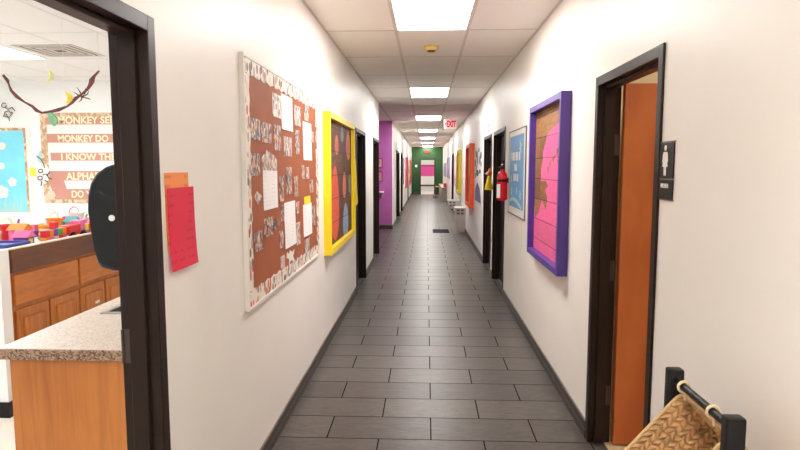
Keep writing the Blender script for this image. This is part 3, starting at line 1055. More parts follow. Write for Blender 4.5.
# yellow hanging ornament between the doors
op0 = on(0, R - .05, 493, 168)
oy = 8.43
orn = thing('hanging_ornament', (R - .05, oy, 1.26), 'yellow cone shaped hanging ornament with orange head between two dark doors', 'ornament')
oc = Vector((R - .05, oy, 0))
MB().lathe([(.08, 0), (.082, .012), (.058, .09), (.032, .17), (.022, .20)], (R - .062, oy, 1.26), 18, sy=.9, sx=.75).build('skirt', M['cloth_yellow'], orn, smooth=True)
MB().blob((R - .058, oy, 1.49), (.04, .045, .04), u=14, v=10).build('head', M['cloth_orange'], orn, smooth=True)
MB().tube([(R - .09, oy - .01, 1.49), (R - .125, oy - .03, 1.485)], [.018, .003], 10).build('beak', M['toy_white'], orn)
mb = MB()
mb.lathe([(.022, 0), (.026, .025), (.016, .05)], (R - .05, oy, 1.51), 12)
mb.tube([(R - .05, oy, 1.555), (R - .03, oy + .04, 1.59), (R, oy + .06, 1.60)], .004, 6)
mb.build('loop', M['cloth_orange'], orn, smooth=True)

# small sign over the second dark door
ps = thing('wall_sign', (R, 9.1, 2.07), 'small pale blue paper sign above the far dark door', 'sign')
mb = MB()
wbox(mb, 1, 8.68, 9.5, 2.075, 2.255, .001, .006)
mb.build('sheet', M['white'], ps)
mb = MB()
wbox(mb, 1, 8.74, 9.44, 2.17, 2.24, .006, .008)
wbox(mb, 1, 8.85, 9.3, 2.10, 2.135, .006, .008)
mb.build('print', M['sky_board'], ps)

# white poster with drawn shapes
wp = thing('wall_poster', (R, 10.9, .9), 'white poster with dark green and purple drawn shapes beside the far dark door', 'poster')
mb = MB()
wbox(mb, 1, 10.06, 11.74, .90, 1.94, .001, .007)
mb.build('sheet', M['white'], wp)
for nm_, mm_, lst in (('green_shape', 'green_dark', ((10.35, 1.78, .14, .06), (10.55, 1.70, .12, .08), (11.0, 1.47, .26, .06), (11.3, 1.82, .12, .07), (10.75, 1.88, .1, .04))),
                      ('dark_shape', 'ink', ((11.45, 1.66, .10, .08), (11.02, 1.74, .08, .14), (10.5, 1.50, .14, .04), (10.3, 1.63, .07, .05), (11.4, 1.42, .1, .05), (11.25, 1.55, .06, .06)))):
    for cy, cz, a, b in lst:
        mb = MB()
        wpoly(mb, 1, oval(cy, cz, a, b, 16), .007, .0085 if nm_ == 'green_shape' else .0088)
        mb.build(nm_, M[mm_], wp)
mb = MB()
wpoly(mb, 1, [(10.25, .95), (11.5, .95), (11.4, 1.18), (11.0, 1.3), (10.5, 1.2)], .007, .0085)
mb.build('purple_shape', M['purple_ink'], wp)

picture_box('framed_artwork', 1, 11.82, 13.25, .75, 2.045, .085, .07, M['orange_frame'], M['redorange_board'], 'orange framed artwork on the wall past the white poster')
picture_box('framed_artwork', 1, 16.1, 17.35, .84, 2.03, .085, .09, M['olive_frame'], M['sky_board'], 'olive yellow framed artwork between the drinking fountains and the dark door')
mb = MB()
wbox(mb, 1, 19.3, 20.3, .95, 1.95, .001, .008)
mb.build('wall_poster', M['pale_board'], label='pale pink poster between the olive frame and the far dark door', cat='poster')
notice_board(1, 23.9, 27.6, 1.1, 1.98, .02, M['sky_board'], 'blue notice board on the wall beyond the far dark door')
notice_board(1, 29.2, 32.6, 1.1, 1.78, .02, M['sky_board'], 'blue grey notice board closest to the green end wall')

# drinking fountains
def fountain(y0, y1, x0, z0, z1, ztap, label):
    t = thing('drinking_fountain', ((x0 + R) / 2, (y0 + y1) / 2, z0), label, 'drinking fountain', 'drinking fountains on the corridor wall')
    zm = z0 + (z1 - z0) * ztap
    mb = MB()
    w = (y1 - y0)
    lo = [(x0 + .07, y0 + .03, z0), (R - .001, y0 + .03, z0), (R - .001, y1 - .03, z0), (x0 + .07, y1 - .03, z0)]
    mid = [(x0 + .01, y0, zm), (R - .001, y0, zm), (R - .001, y1, zm), (x0 + .01, y1, zm)]
    top = [(x0 + .01, y0, z1 - .03), (R - .001, y0, z1 - .03), (R - .001, y1, z1 - .03), (x0 + .01, y1, z1 - .03)]
    rings = [[mb.bm.verts.new(p) for p in q] for q in (lo, mid, top)]
    for a, b in zip(rings, rings[1:]):
        for k in range(4):
            mb.bm.faces.new((a[k], a[(k + 1) % 4], b[(k + 1) % 4], b[k]))
    mb.bm.faces.new(rings[0][::-1])
    mb.bm.faces.new(rings[-1])
    mb.build('body', M['grey'], t)
    mb = MB()
    mb.box(x0 - .01, R - .001, y0 - .01, y1 + .01, z1 - .028, z1, .006)
    mb.build('basin', M['white_metal'], t)
    mb = MB()
    h = (z1 - zm)
    for xa in (x0 + .04, x0 + .135):
        for q in range(2):
            mb.box(xa, xa + .07, y0 - .004, y0 + .002, z1 - .09 - q * .075, z1 - .045 - q * .075)
    mb.build('vent', M['grey_dark'], t)
    mb = MB()
    mb.tube([(R - .08, (y0 + y1) / 2, z1), (R - .09, (y0 + y1) / 2, z1 + .035), (R - .12, (y0 + y1) / 2, z1 + .03)], .01, 8)
    mb.build('spout', M['steel'], t, smooth=True)
    return t


fountain(14.3, 14.72, .69, .0, .61, .55, 'pale grey floor standing drinking fountain with dark vents, tall tapered body')
fountain(16.6, 17.0, .60, .42, .66, .4, 'small wall mounted drinking fountain farther along than the tapered one')

# far end of the right side
cu = thing('low_cabinet', (.77, 30, 0), 'low pale grey cabinet along the wall near the green end', 'cabinet')
MB().box(.70, R - .013, 27.4, 33.2, 0.0, .62, .01).build('body', M['low_grey'], cu)
MB().box(.68, R - .001, 27.3, 33.3, .62, .65).build('top', M['grey'], cu)
MB().box(.79, .92, 27.5, 27.9, .65, .83, .01).build('box', M['toy_red'], label='red box on top of the low grey cabinet', cat='box')
bn = thing('bench', (.68, 33.6, 0), 'small yellow topped bench below the green wall', 'bench')
MB().box(.5, .86, 33.5, 34.2, .44, .5, .01).build('seat', M['olive_frame'], bn)
for sx in (.53, .83):
    for sy in (33.55, 34.15):
        MB().box(sx - .02, sx + .02, sy - .02, sy + .02, 0, .44).build('leg', M['brown_rail'], bn)

# floor mats
mb = MB()
mb.box(.155, .56, 14.25, 15.03, 0, .008)
for k in range(9):
    mb.box(.17, .545, 14.29 + k * .083, 14.31 + k * .083, .008, .012)
mb.build('floor_mat', M['mat_dark'], label='small dark ribbed mat on the tiles near the drinking fountain', cat='mat')
MB().box(.35, .6, 30.2, 32.6, 0, .008).build('floor_mat', M['mat_dark'], label='dark mat on the tiles before the green end wall', cat='mat')

# exit signs, smoke detector
def exit_sign(x0, x1, y, z0, z1, mf, ml, label, arrow=True, top=CEIL):
    t = thing('exit_sign', ((x0 + x1) / 2, y, z0), label, 'exit sign', 'exit signs along the corridor')
    MB().box(x0, x1, y - .025, y + .025, z0, z1, .004).build('case', mf, t)
    w = x1 - x0
    mb = MB()
    lettering(mb, 'EXIT', (x0 + w * .2, y - .025, z0 + (z1 - z0) * .16), (1, 0, 0), (0, 0, 1), w * .74, (z1 - z0) * .68, .003, out=(0, -1, 0), bold=.05)
    mb.build('lettering', ml, t)
    if arrow:
        mb = MB()
        zc = (z0 + z1) / 2
        mb.prism([(x0 + w * .06, y - .025, zc), (x0 + w * .15, y - .025, zc + .04), (x0 + w * .15, y - .025, zc - .04)], (0, -.003, 0))
        mb.build('arrow', ml, t)
    if top > z1:
        MB().box((x0 + x1) / 2 - .04, (x0 + x1) / 2 + .04, y - .02, y + .02, z1, top).build('mount', M['white_metal'], t)


exit_sign(.407, .70, 14.2, 2.475, 2.70, M['exit_white'], M['exit_red'], 'white exit sign with red letters hanging from the corridor ceiling')
exit_sign(-.14, .16, END - .03, 2.36, 2.55, M['exit_dim'], M['exit_red'], 'dark red exit sign on the green wall above the doorway', arrow=False, top=0)
sd = thing('smoke_detector', (.04, 5.85, CEIL - .04), 'yellowed beige smoke detector on the corridor ceiling', 'smoke detector')
MB().lathe([(.05, 0), (.056, .012), (.056, .03), (.045, .04)], (.04, 5.85, CEIL - .044), 24).build('housing', M['beige'], sd, smooth=True)
MB().lathe([(.036, 0), (.04, .01)], (.04, 5.85, CEIL - .053), 20).build('chamber', M['brown_slot'], sd)
MB().lathe([(.07, 0), (.07, .006)], (.04, 5.85, CEIL - .008), 24).build('base_plate', M['beige'], sd)

# ------------------------------------------------------------------ left side further down
for (x0, x1, z0, z1, lb, xr) in [(-1.26, -1.11, 1.56, 1.80, 'upper small pink framed picture on the purple alcove wall', 0), (-1.26, -1.11, 1.21, 1.47, 'lower small pink framed picture on the purple alcove wall', 0)]:
    t = thing('framed_picture', ((x0 + x1) / 2, PW, z0), lb, 'picture')
    mb = MB()
    for q in ((x0, x1, z0, z0 + .025), (x0, x1, z1 - .025, z1)):
        mb.box(q[0], q[1], PW - .02, PW, q[2], q[3])
    mb.box(x0, x0 + .025, PW - .02, PW, z0 + .025, z1 - .025).box(x1 - .025, x1, PW - .02, PW, z0 + .025, z1 - .025)
    mb.build('frame', M['pink_dark'], t)
    MB().box(x0 + .025, x1 - .025, PW - .012, PW, z0 + .025, z1 - .025).build('print', M['pale_board'], t)
sh = thing('wall_shelf', (-1.3, PW, .86), 'small white shelf on the purple alcove wall', 'shelf')
MB().box(-1.6, -1.08, PW - .25, PW, .93, .965, .005).build('board', M['white'], sh)
MB().prism([(-1.14, PW - .2, .93), (-1.14, PW, .93), (-1.14, PW, .80)], (.02, 0, 0)).build('bracket', M['white'], sh)
MB().prism([(-1.5, PW - .2, .93), (-1.5, PW, .93), (-1.5, PW, .80)], (.02, 0, 0)).build('bracket', M['white'], sh)
mb = MB()
wbox(mb, -1, 21.6, 23.0, .95, 1.9, .001, .01)
mb.build('wall_poster', M['sky_board'], label='blue grey poster beside the far dark doors, before the red board', cat='poster')
notice_board(-1, 24.1, 26.9, .72, 1.98, .03, M['red_board'], 'red notice board on the wall far past the purple alcove')
notice_board(-1, 29.6, 33.6, .66, 1.95, .03, M['redorange_board'], 'orange and red notice board last before the green end wall')
MB().box(-.66, -.54, END - .008, END, 1.57, 1.71).build('wall_notice', M['teal_pale'], label='small pale notice on the green wall beside the doorway', cat='notice')

# seen through the end doorway
pb = thing('notice_board', (0.0, 38.199, 1.0), 'bright pink notice board seen through the end doorway', 'notice board')
MB().box(-1.4, 1.4, 38.17, 38.199, 1.0, 1.62).build('panel', M['pink_wall'], pb)
MB().box(-1.4, 1.4, 38.16, 38.199, 1.62, 1.72).build('frame', M['pink_dark'], pb)
MB().box(-2.6, 2.6, 38.12, 38.199, .36, .46).build('bench_rail', M['brown_rail'], label='brown rail along the wall seen through the end doorway', cat='rail')

# ------------------------------------------------------------------ classroom
# counter along the doorway wall
CX0, CX1, CY0, CY1, CZ = -1.615, CR, 2.105, 4.1, .90
bc = thing('base_cabinet', (-1.3, 3.1, 0), 'oak sink cabinet under the speckled counter inside the classroom doorway', 'cabinet')
mb = MB()
zt_ = CZ - .043
mb.box(CX0 + .04, CR - .001, CY0 + .02, CY0 + .04, .09, zt_).box(CX0 + .04, CR - .001, CY1 - .04, CY1 - .02, .09, zt_)
mb.box(CX0 + .04, CX0 + .058, CY0 + .04, CY1 - .04, .09, zt_).box(CR - .02, CR - .001, CY0 + .04, CY1 - .04, .09, zt_)
mb.box(CX0 + .058, CR - .02, CY0 + .04, CY1 - .04, .09, .11)
mb.build('body', M['oak'], bc)
MB().box(CX0 + .11, CR - .001, CY0 + .05, CY1 - .05, 0, .09).build('toe_kick', M['black'], bc)
for k in range(4):
    y0 = CY0 + .05 + k * .475
    d = MB().box(CX0 + .02, CX0 + .04, y0, y0 + .45, .13, .66, .004).build('door', M['oak'], bc)
    MB().box(CX0 + .012, CX0 + .02, y0 + .06, y0 + .39, .2, .59, .003).build('raised_panel', M['oak'], d)
    MB().box(CX0 + .02, CX0 + .04, y0, y0 + .45, .69, .83, .004).build('drawer', M['oak_h'], bc)
ct = thing('countertop', (-1.3, 3.1, CZ - .04), 'speckled beige laminate counter with a sink inside the classroom doorway', 'countertop')
hx0, hx1, hy0, hy1 = -1.50, -1.12, 2.66, 3.2
mb = MB()
mb.box(CX0 + .006, CR - .001, CY0 + .006, hy0, CZ - .006, CZ)
mb.box(CX0 + .006, CR - .001, hy1, CY1, CZ - .006, CZ)
mb.box(CX0 + .006, hx0, hy0, hy1, CZ - .006, CZ)
mb.box(hx1, CR - .001, hy0, hy1, CZ - .006, CZ)
mb.build('top', M['granite'], ct)
mb = MB()
mb.box(CX0, CX0 + .03, CY0, CY1, CZ - .042, CZ - .001, .003)
mb.box(CX0 + .03, CR - .001, CY0, CY0 + .03, CZ - .042, CZ - .001, .003)
mb.build('edge', M['granite_edge'], ct)
MB().box(CR - .02, CR - .001, CY0 + .01, CY1, CZ, CZ + .09).build('backsplash', M['granite'], ct)
sk = MB()
sk.box(hx0 - .015, hx1 + .015, hy0 - .015, hy0 + .012, CZ, CZ + .004).box(hx0 - .015, hx1 + .015, hy1 - .012, hy1 + .015, CZ, CZ + .004)
sk.box(hx0 - .015, hx0 + .012, hy0 + .012, hy1 - .012, CZ, CZ + .004).box(hx1 - .012, hx1 + .015, hy0 + .012, hy1 - .012, CZ, CZ + .004)
s = sk.build('sink_rim', M['steel'], ct)
mb = MB()
mb.box(hx0, hx0 + .008, hy0, hy1, CZ - .16, CZ).box(hx1 - .008, hx1, hy0, hy1, CZ - .16, CZ).box(hx0, hx1, hy0, hy0 + .008, CZ - .16, CZ).box(hx0, hx1, hy1 - .008, hy1, CZ - .16, CZ).box(hx0, hx1, hy0, hy1, CZ - .17, CZ - .16)
mb.build('basin', M['grey_dark'], ct)

# towel dispenser on the wall over the counter
DY0, DY1 = 2.075, 2.365
dp = thing('towel_dispenser', (CR, 2.22, 1.2), 'black paper towel dispenser on the wall above the speckled counter', 'paper towel dispenser')
prof = []
for px, py in [(111, 164.4), (104, 166.7), (95, 173), (89, 183), (86, 196), (88, 212), (91, 231), (94.6, 251), (96.6, 264), (101, 268.5), (112.5, 271.5)]:
    q_ = on(1, DY0, px, py)
    prof.append((CR - q_.x, q_.z))
prof = [(0.0, prof[0][1] + .004)] + prof + [(0.0, prof[-1][1] - .003)]
mb = MB()
mb.prism([(CR - t, DY0, z) for t, z in prof], (0, DY1 - DY0, 0))
bmesh.ops.bevel(mb.bm, geom=[e for e in mb.bm.edges if abs(e.verts[0].co.y - e.verts[1].co.y) < 1e-6 and not (e.verts[0].co.x > CR - .001 and e.verts[1].co.x > CR - .001)], offset=.016, segments=3, affect='EDGES', profile=.5)
mb.build('cover', M['dispenser'], dp, smooth=True)
mb = MB()
mb.box(CR - .205, CR - .02, DY0 - .0012, DY0 + .004, 1.508, 1.511).box(CR - .165, CR - .02, DY0 - .0012, DY0 + .004, 1.548, 1.551)
mb.build('seam', M['black'], dp)
lk = on(1, DY0, 112, 218)
MB().tube([(lk.x, DY0 - .004, lk.z), (lk.x, DY0 + .002, lk.z)], .011, 14).build('lock', M['white'], dp)
mb = MB()
mb.prism([(CR - .125, DY0 + .03, 1.21), (CR - .125, DY1 - .03, 1.21), (CR - .125, DY1 - .03, 1.09), (CR - .125, DY1 - .10, 1.08), (CR - .125, DY0 + .03, 1.095)], (.002, 0, 0))
mb.build('paper_towel', M['white'], dp)
MB().box(CR - .012, CR - .0005, DY0 + .02, DY1 - .02, 1.2, 1.6).build('mount_plate', M['black'], dp)

# half wall and the row of cabinets across the room
mb = MB()
mb.box(-3.4, -2.631, 3.515, 3.60, .0, 1.065)
struct(mb, 'wall_partition', M['classroom_wall'])
struct(MB().box(-3.4, -2.631, 3.505, 3.515, 0, .1).box(-2.631, -2.621, 3.505, 3.61, 0, .1), 'baseboard_partition', M['black'])
fc = thing('oak_cabinet_row', (-2.95, 4.8, 0), 'oak cabinets with drawers and a brown rail, toys on top', 'cabinet')
FX, FY0, FY1 = -2.65, 3.62, 6.3
MB().box(-3.3, FX, FY0, FY1, .09, .9).build('body', M['oak'], fc)
MB().box(-3.3, FX - .06, FY0, FY1, 0, .09).build('toe_kick', M['black'], fc)
MB().box(FX - .02, FX + .022, FY0, FY1, .905, 1.055, .003).build('rail', M['darkoak'], fc)
MB().box(FX - .022, FX + .024, FY0, FY1, 1.055, 1.063).build('rail_cap', M['flower_beige'], fc)
MB().box(-3.3, FX - .022, FY0, FY1, .9, 1.02).build('top', M['white'], fc)
k = 0
y = FY0 + .02
for wdt in (.345, .36, .36, .36, .36, .36, .36):
    if y + wdt > FY1:
        break
    d = MB().box(FX, FX + .019, y, y + wdt - .02, .13, .655, .004).build('door', M['oak'], fc)
    MB().box(FX + .019, FX + .031, y + .055, y + wdt - .075, .185, .60, .011).build('raised_panel', M['oak'], d)
    y += wdt
y = FY0 + .02
for wdt in (.72, .72, .72):
    MB().box(FX, FX + .019, y, y + wdt - .025, .69, .885, .004).build('drawer', M['oak_h'], fc)
    y += wdt
MB().box(FX + .031, FX + .033, 4.52, 4.58, .50, .52).build('sticker', M['white'], fc)

# toys on the cabinet top
TZ = 1.0205


def toy_at(px, py, zc=1.1):
    p = on(2, zc, px, py)
    return p


def toy(name, y, x, build, label, cat='toy'):
    t = thing(name, (x, y, TZ), label, cat, 'toys on the oak cabinet row')
    build(t, x, y)
    return t


def b_house(cw, cr, w=.09, h=.14, d=.08):
    w, h, d = w * .72, h * .9, d * .8

    def f(t, x, y):
        MB().box(x - d, x + d, y - w, y + w, TZ, TZ + h, .004).build('wall', M[cw], t)
        MB().prism([(x - d - .01, y - w - .01, TZ + h), (x - d - .01, y + w + .01, TZ + h), (x - d - .01, y, TZ + h + .045)], (2 * d + .02, 0, 0)).build('roof', M[cr], t)
        MB().box(x + d, x + d + .003, y - .02, y + .02, TZ + .005, TZ + .06).build('door', M['toy_yellow'], t)
    return f


def b_ball(c1, c2, r=.05):
    def f(t, x, y):
        MB().blob((x, y, TZ + r), (r, r, r), u=16, v=12).build('ball', M[c1], t, smooth=True)
        MB().tube([(x, y, TZ + 2 * r - .005), (x + .01, y, TZ + 2 * r + .03)], .008, 8).build('stalk', M[c2], t)
    return f


def b_truck(c1, c2):
    def f(t, x, y):
        MB().box(x - .045, x + .045, y - .10, y + .05, TZ + .035, TZ + .11, .006).build('bed', M[c1], t)
        MB().box(x - .045, x + .045, y + .052, y + .11, TZ + .035, TZ + .14, .008).build('cab', M[c2], t)
        for sx in (-.045, .045):
            for sy in (-.065, .075):
                MB().tube([(x + sx - .012, y + sy, TZ + .03), (x + sx + .012, y + sy, TZ + .03)], .03, 14).build('wheel', M['black'], t)
    return f


def b_stack(cols, r=.06):
    def f(t, x, y):
        MB().lathe([(.012, 0), (.012, .03 * len(cols) + .03)], (x, y, TZ), 8).build('post', M['toy_white'], t)
        for k, c in enumerate(cols):
            rr = r * (1 - .12 * k)
            MB().lathe([(rr * .8, 0), (rr, .008), (rr, .02), (rr * .8, .028)], (x, y, TZ + .002 + .03 * k), 18).build('ring', M[c], t, smooth=True)
    return f


def b_bucket(c, ch, r=.055, h=.11):
    def f(t, x, y):
        MB().lathe([(r * .75, 0), (r, h), (r * 1.08, h), (r * 1.08, h + .01), (r * .9, h + .01), (r * .7, .01)], (x, y, TZ), 18).build('pail', M[c], t, smooth=True)
        MB().tube([(x, y - r, TZ + h), (x, y - r * .7, TZ + h + .04), (x, y, TZ + h + .06), (x, y + r * .7, TZ + h + .04), (x, y + r, TZ + h)], .004, 6).build('handle', M[ch], t)
    return f


def b_blocks(cols):
    def f(t, x, y):
        rnd2 = random.Random(len(cols) * 7 + int(y * 100))
        for k, c in enumerate(cols):
            yy = y - .06 + .05 * (k % 3)
            zz = TZ + .05 * (k // 3)
            MB().box(x - .022, x + .022, yy - .023, yy + .023, zz + .0005, zz + .0495, .003).build('brick', M[c], t)
    return f


toy('toy_apple', 4.42, -3.14, b_ball('toy_green', 'toy_purple', .065), 'round green toy, topmost at the near end of the cabinet toys')
toy('toy_house', 4.24, -3.0, b_house('toy_pink', 'toy_orange', .07, .11, .07), 'pink toy house with an orange roof below the green toy')
toy('toy_house', 4.02, -2.82, b_house('toy_purple', 'toy_pink', .06, .08, .06), 'purple toy house with pink roof by the brown rail')
toy('toy_truck', 4.52, -2.78, b_truck('toy_red', 'toy_pink'), 'red toy truck with pink cab on the oak cabinet')
toy('toy_bricks', 4.22, -2.76, b_blocks(['toy_orange', 'toy_pink', 'toy_beige', 'toy_red', 'toy_orange', 'toy_purple']), 'stack of orange and pink toy bricks at the brown rail')
toy('toy_pail', 4.62, -2.98, b_bucket('toy_orange', 'toy_yellow', .06, .14), 'orange toy pail with yellow handle among the toys')
toy('stacking_rings', 4.42, -2.92, b_stack(['toy_green', 'toy_yellow', 'toy_beige', 'toy_orange']), 'green and yellow stacking rings in the middle of the toys')
toy('toy_truck', 4.86, -3.06, b_truck('toy_teal', 'toy_red'), 'teal toy truck with red cab near the black dispenser')
toy('toy_house', 4.98, -2.82, b_house('toy_yellow', 'toy_red', .08, .1, .07), 'yellow toy house with red roof near the black dispenser')
toy('toy_bricks', 4.74, -2.77, b_blocks(['toy_teal', 'toy_red', 'toy_green', 'toy_yellow', 'toy_red']), 'teal red and green toy bricks near the black dispenser')
toy('toy_pail', 5.12, -3.12, b_bucket('toy_white', 'toy_red', .08, .15), 'white toy pail at the back of the toys near the dispenser')
toy('stacking_rings', 5.2, -2.8, b_stack(['toy_orange', 'toy_red', 'toy_yellow']), 'orange red and yellow stacking rings next to the dispenser')
toy('toy_tin', 3.98, -3.02, b_bucket('toy_beige', 'toy_grey', .055, .1), 'taller beige tin between the blue tray and the pink toy house', 'tin')
toy('toy_tin', 4.14, -3.18, b_bucket('toy_grey', 'toy_beige', .055, .09), 'grey tin behind the blue tray', 'tin')
toy('toy_bricks', 4.36, -2.78, b_blocks(['toy_yellow', 'toy_red', 'toy_pink', 'toy_teal', 'toy_green', 'toy_orange', 'toy_red']), 'tall stack of mixed toy bricks at the rail, next to the red truck')
toy('toy_pail', 4.3, -3.14, b_bucket('toy_red', 'toy_yellow', .06, .12), 'red toy pail with yellow handle at the back of the toys')
toy('toy_bricks', 4.66, -3.14, b_blocks(['toy_purple', 'toy_orange', 'toy_red', 'toy_pink', 'toy_yellow', 'toy_teal']), 'purple orange and pink toy bricks behind the orange pail')
toy('toy_house', 4.78, -2.93, b_house('toy_beige', 'toy_teal', .05, .12, .05), 'beige toy house with teal roof between the trucks')
toy('toy_apple', 5.08, -2.99, b_ball('toy_pink', 'toy_green', .06), 'round pink toy beside the white pail')
toy('toy_tin', 3.84, -3.16, b_bucket('toy_beige', 'toy_beige', .06, .08), 'low beige tin at the near end behind the blue tray', 'tin')
tr = thing('blue_tray', (-2.9, 3.78, TZ), 'blue tray at the near end of the cabinet top', 'tray', 'toys on the oak cabinet row')
MB().box(-3.1, -2.69, 3.66, 3.9, TZ, TZ + .012, .004).build('bottom', M['toy_blue'], tr)
mb = MB()
mb.box(-3.1, -3.09, 3.66, 3.9, TZ + .012, TZ + .06).box(-2.70, -2.69, 3.66, 3.9, TZ + .012, TZ + .06).box(-3.09, -2.70, 3.66, 3.67, TZ + .012, TZ + .06).box(-3.09, -2.70, 3.89, 3.9, TZ + .012, TZ + .06)
mb.build('rim', M['toy_blue'], tr)
MB().box(-2.97, -2.75, 3.7, 3.86, TZ + .0125, TZ + .05, .01).build('toy_block', M['toy_blue'], label='blue block lying in the blue tray', cat='toy')

# back wall posters
def bx(px, py, y=CB):
    return on(1, y, px, py)


def bwall_poly(mb, px, t0, t1):
    return mb.prism([Vector((bx(x, y).x, CB - t0, bx(x, y).z)) for x, y in px], (0, -(t1 - t0), 0))


mk = thing('wall_poster', (-4.6, CB, 1.07), 'bamboo bordered classroom poster with rose strips and cream monkey rhyme letters', 'poster')
a, b = bx(40, 113), bx(40, 203)
PX0, PX1, PZa, PZb = a.x, -3.85, b.z, a.z
MB().box(PX0, PX1, CB - .008, CB, PZa, PZb).build('sheet', M['white'], mk)
mb = MB()
e = .085
mb.box(PX0, PX1, CB - .014, CB - .008, PZb - e * .7, PZb).box(PX0, PX0 + e, CB - .014, CB - .008, PZa + .05, PZb - e * .7).box(PX0, PX1, CB - .014, CB - .008, PZa, PZa + .05).box(PX1 - e, PX1, CB - .014, CB - .008, PZa + .05, PZb - e * .7)
mb.build('border', M['bamboo'], mk)
lines = [('MONKEY SEE', 58.8, 114, 124.6, 116.7, 123.8, 46, .78), ('MONKEY DO', 58.8, 134, 142.7, 135.2, 142, 46, .70), ('I KNOW THE', 62, 152.7, 160.7, 153.4, 160.2, 51, .76), ('ALPHABET', 67, 171, 180.5, 172.4, 179.8, 49, .62), ('DO YOU', 72.5, 189, 199.5, 190.4, 197.6, 56, .44)]
ms, ml = MB(), MB()
for txt, lx, s0, s1, l0, l1, sx, wd in lines:
    zt, zb = bx(sx, s0).z, bx(sx, s1).z
    ms.box(bx(sx, s0).x, PX1 - e - .01, CB - .012, CB - .008, zb, zt)
    o = bx(lx, l1)
    lettering(ml, txt, (o.x, CB - .012, o.z), (1, 0, 0), (0, 0, 1), wd, bx(lx, l0).z - o.z, .003, out=(0, -1, 0))
ms.build('colour_strip', M['rose'], mk)
ml.build('lettering', M['cream_letter'], mk)
mb = MB()
bwall_poly(mb, [(46, 172), (62, 172), (70, 199), (56, 200)], .0082, .011)
mb.build('rose_panel', M['rose'], mk)

cy_ = thing('wall_poster', (-5.9, CB, .96), 'bright blue classroom poster with white flowers', 'poster')
a, b = bx(25.5, 128), bx(25.5, 212)
MB().box(-6.75, a.x + .07, CB - .008, CB, b.z - .02, a.z + .02).build('sheet', M['white'], cy_)
MB().box(-6.7, a.x - .03, CB - .011, CB - .008, b.z, a.z - .04).build('panel', M['poster_cyan'], cy_)
mb = MB()
mb.box(-6.72, a.x, CB - .013, CB - .008, a.z - .035, a.z).box(a.x - .03, a.x, CB - .013, CB - .008, b.z, a.z - .035)
mb.build('border', M['bamboo'], cy_)
mb = MB()
for px, py, r in ((3, 146, .05), (13, 182, .06), (2, 166, .045), (3, 192, .085)):
    c = bx(px, py)
    mb = MB()
    for k in range(5):
        q = 2 * PI * k / 5 + px
        mb.prism([(c.x + r * .6 * math.cos(q) + r * .5 * math.cos(w), CB - .011, c.z + r * .6 * math.sin(q) + r * .5 * math.sin(w)) for w in [2 * PI * i / 10 for i in range(10)]], (0, -.002 - k * 2e-4, 0))
    mb.build('flower_print', M['white'], cy_)
mb = MB()
for k in range(9):
    p = bx(1 + 2.6 * k, 211.5)
    p.x = min(p.x, a.x - .05)
    hgt = .12 + .07 * ((k * 7) % 3)
    mb.prism([(p.x - .02, CB - .011, p.z), (p.x + .02, CB - .011, p.z), (p.x + .01 * ((k % 3) - 1), CB - .011, p.z + hgt)], (0, -.002, 0))
mb.build('grass_print', M['teal_pale'], cy_)
MB().box(bx(33.5, 172).x - .04, bx(33.5, 172).x + .04, CB - .016, CB - .0085, bx(33, 172).z - .06, bx(33, 172).z + .06, .002).build('hanging_paper_flower', M['banana'], label='small yellow paper flower between the two classroom posters', cat='paper decoration')

# ink animals and paper leaves pinned to the wall
def scribble(name, strokes, label, m=M['ink'], rad=.006):
    mb = MB()
    for st in strokes:
        mb.tube([Vector((bx(x, y).x, CB - .02, bx(x, y).z)) for x, y in st], rad, 6)
    return mb


def curl(cx, cy, rx, ry, a0, a1, n=10):
    return [(cx + rx * math.cos(a0 + (a1 - a0) * i / n), cy + ry * math.sin(a0 + (a1 - a0) * i / n)) for i in range(n + 1)]


m1 = thing('hanging_paper_monkey', (bx(8, 118).x, CB, bx(8, 118).z), 'small inked paper monkey above the bright blue poster', 'paper decoration')
mb = MB()
bwall_poly(mb, curl(8.5, 114.5, 4, 3.6, 0, 2 * PI * 15 / 16, 15), .001, .012)
mb.build('body', M['white'], m1)
scribble('outline', [curl(5, 105.5, 2.4, 2.3, 0, 5.6), [(6.5, 108), (9, 109.5), (13, 107.5), (16, 111)], [(4.5, 117), (6, 112), (10, 111), (12.5, 114.5), (9.5, 118), (7, 114)], [(10, 118), (10.5, 121)], [(12, 112), (14, 113.5)], [(5, 116), (9, 117.5)]], '').build('outline', M['ink'], m1)
m2 = thing('hanging_paper_monkey', (bx(49, 186).x, CB - .02, bx(49, 186).z), 'inked paper monkey hanging at the near edge of the rhyme poster', 'paper decoration')
mb = MB()
bwall_poly(mb, curl(45, 174, 5.5, 10, 0, 2 * PI * 15 / 16, 15), .015, .026)
mb.build('body', M['white'], m2)
mb = MB()
for st in ([(38, 156), (42, 159), (45, 164), (46, 168)], curl(42, 171, 2.2, 1.8, 0, 6), curl(41.5, 178, 2.4, 2, 0, 6), [(44, 175), (48, 174), (50, 178), (53, 179)], [(43, 181), (42.5, 186)], [(46, 180), (49, 182)], [(48, 176), (51, 172)]):
    mb.tube([Vector((bx(x, y).x, CB - .03, bx(x, y).z)) for x, y in st], .007, 6)
mb.build('outline', M['ink'], m2)
mb = MB()
bwall_poly(mb, [(37, 160), (39, 152), (44, 148), (50, 150), (51, 160), (49, 168), (45, 164), (40, 163)], .001, .005)
mb.build('paper_leaf', M['teal_pale'], label='pale teal paper leaf behind the hanging paper monkey', cat='paper decoration')
mb = MB()
for q in range(6):
    a_ = q * PI / 3
    bwall_poly(mb, curl(52 + 2.6 * math.cos(a_), 195 + 2.6 * math.sin(a_), 2.2, 2.2, 0, 2 * PI * 9 / 10, 9), .015, .02 + q * 3e-4)
mb.build('hanging_paper_flower', M['flower_beige'], label='beige paper flower at the foot of the rhyme poster', cat='paper decoration')

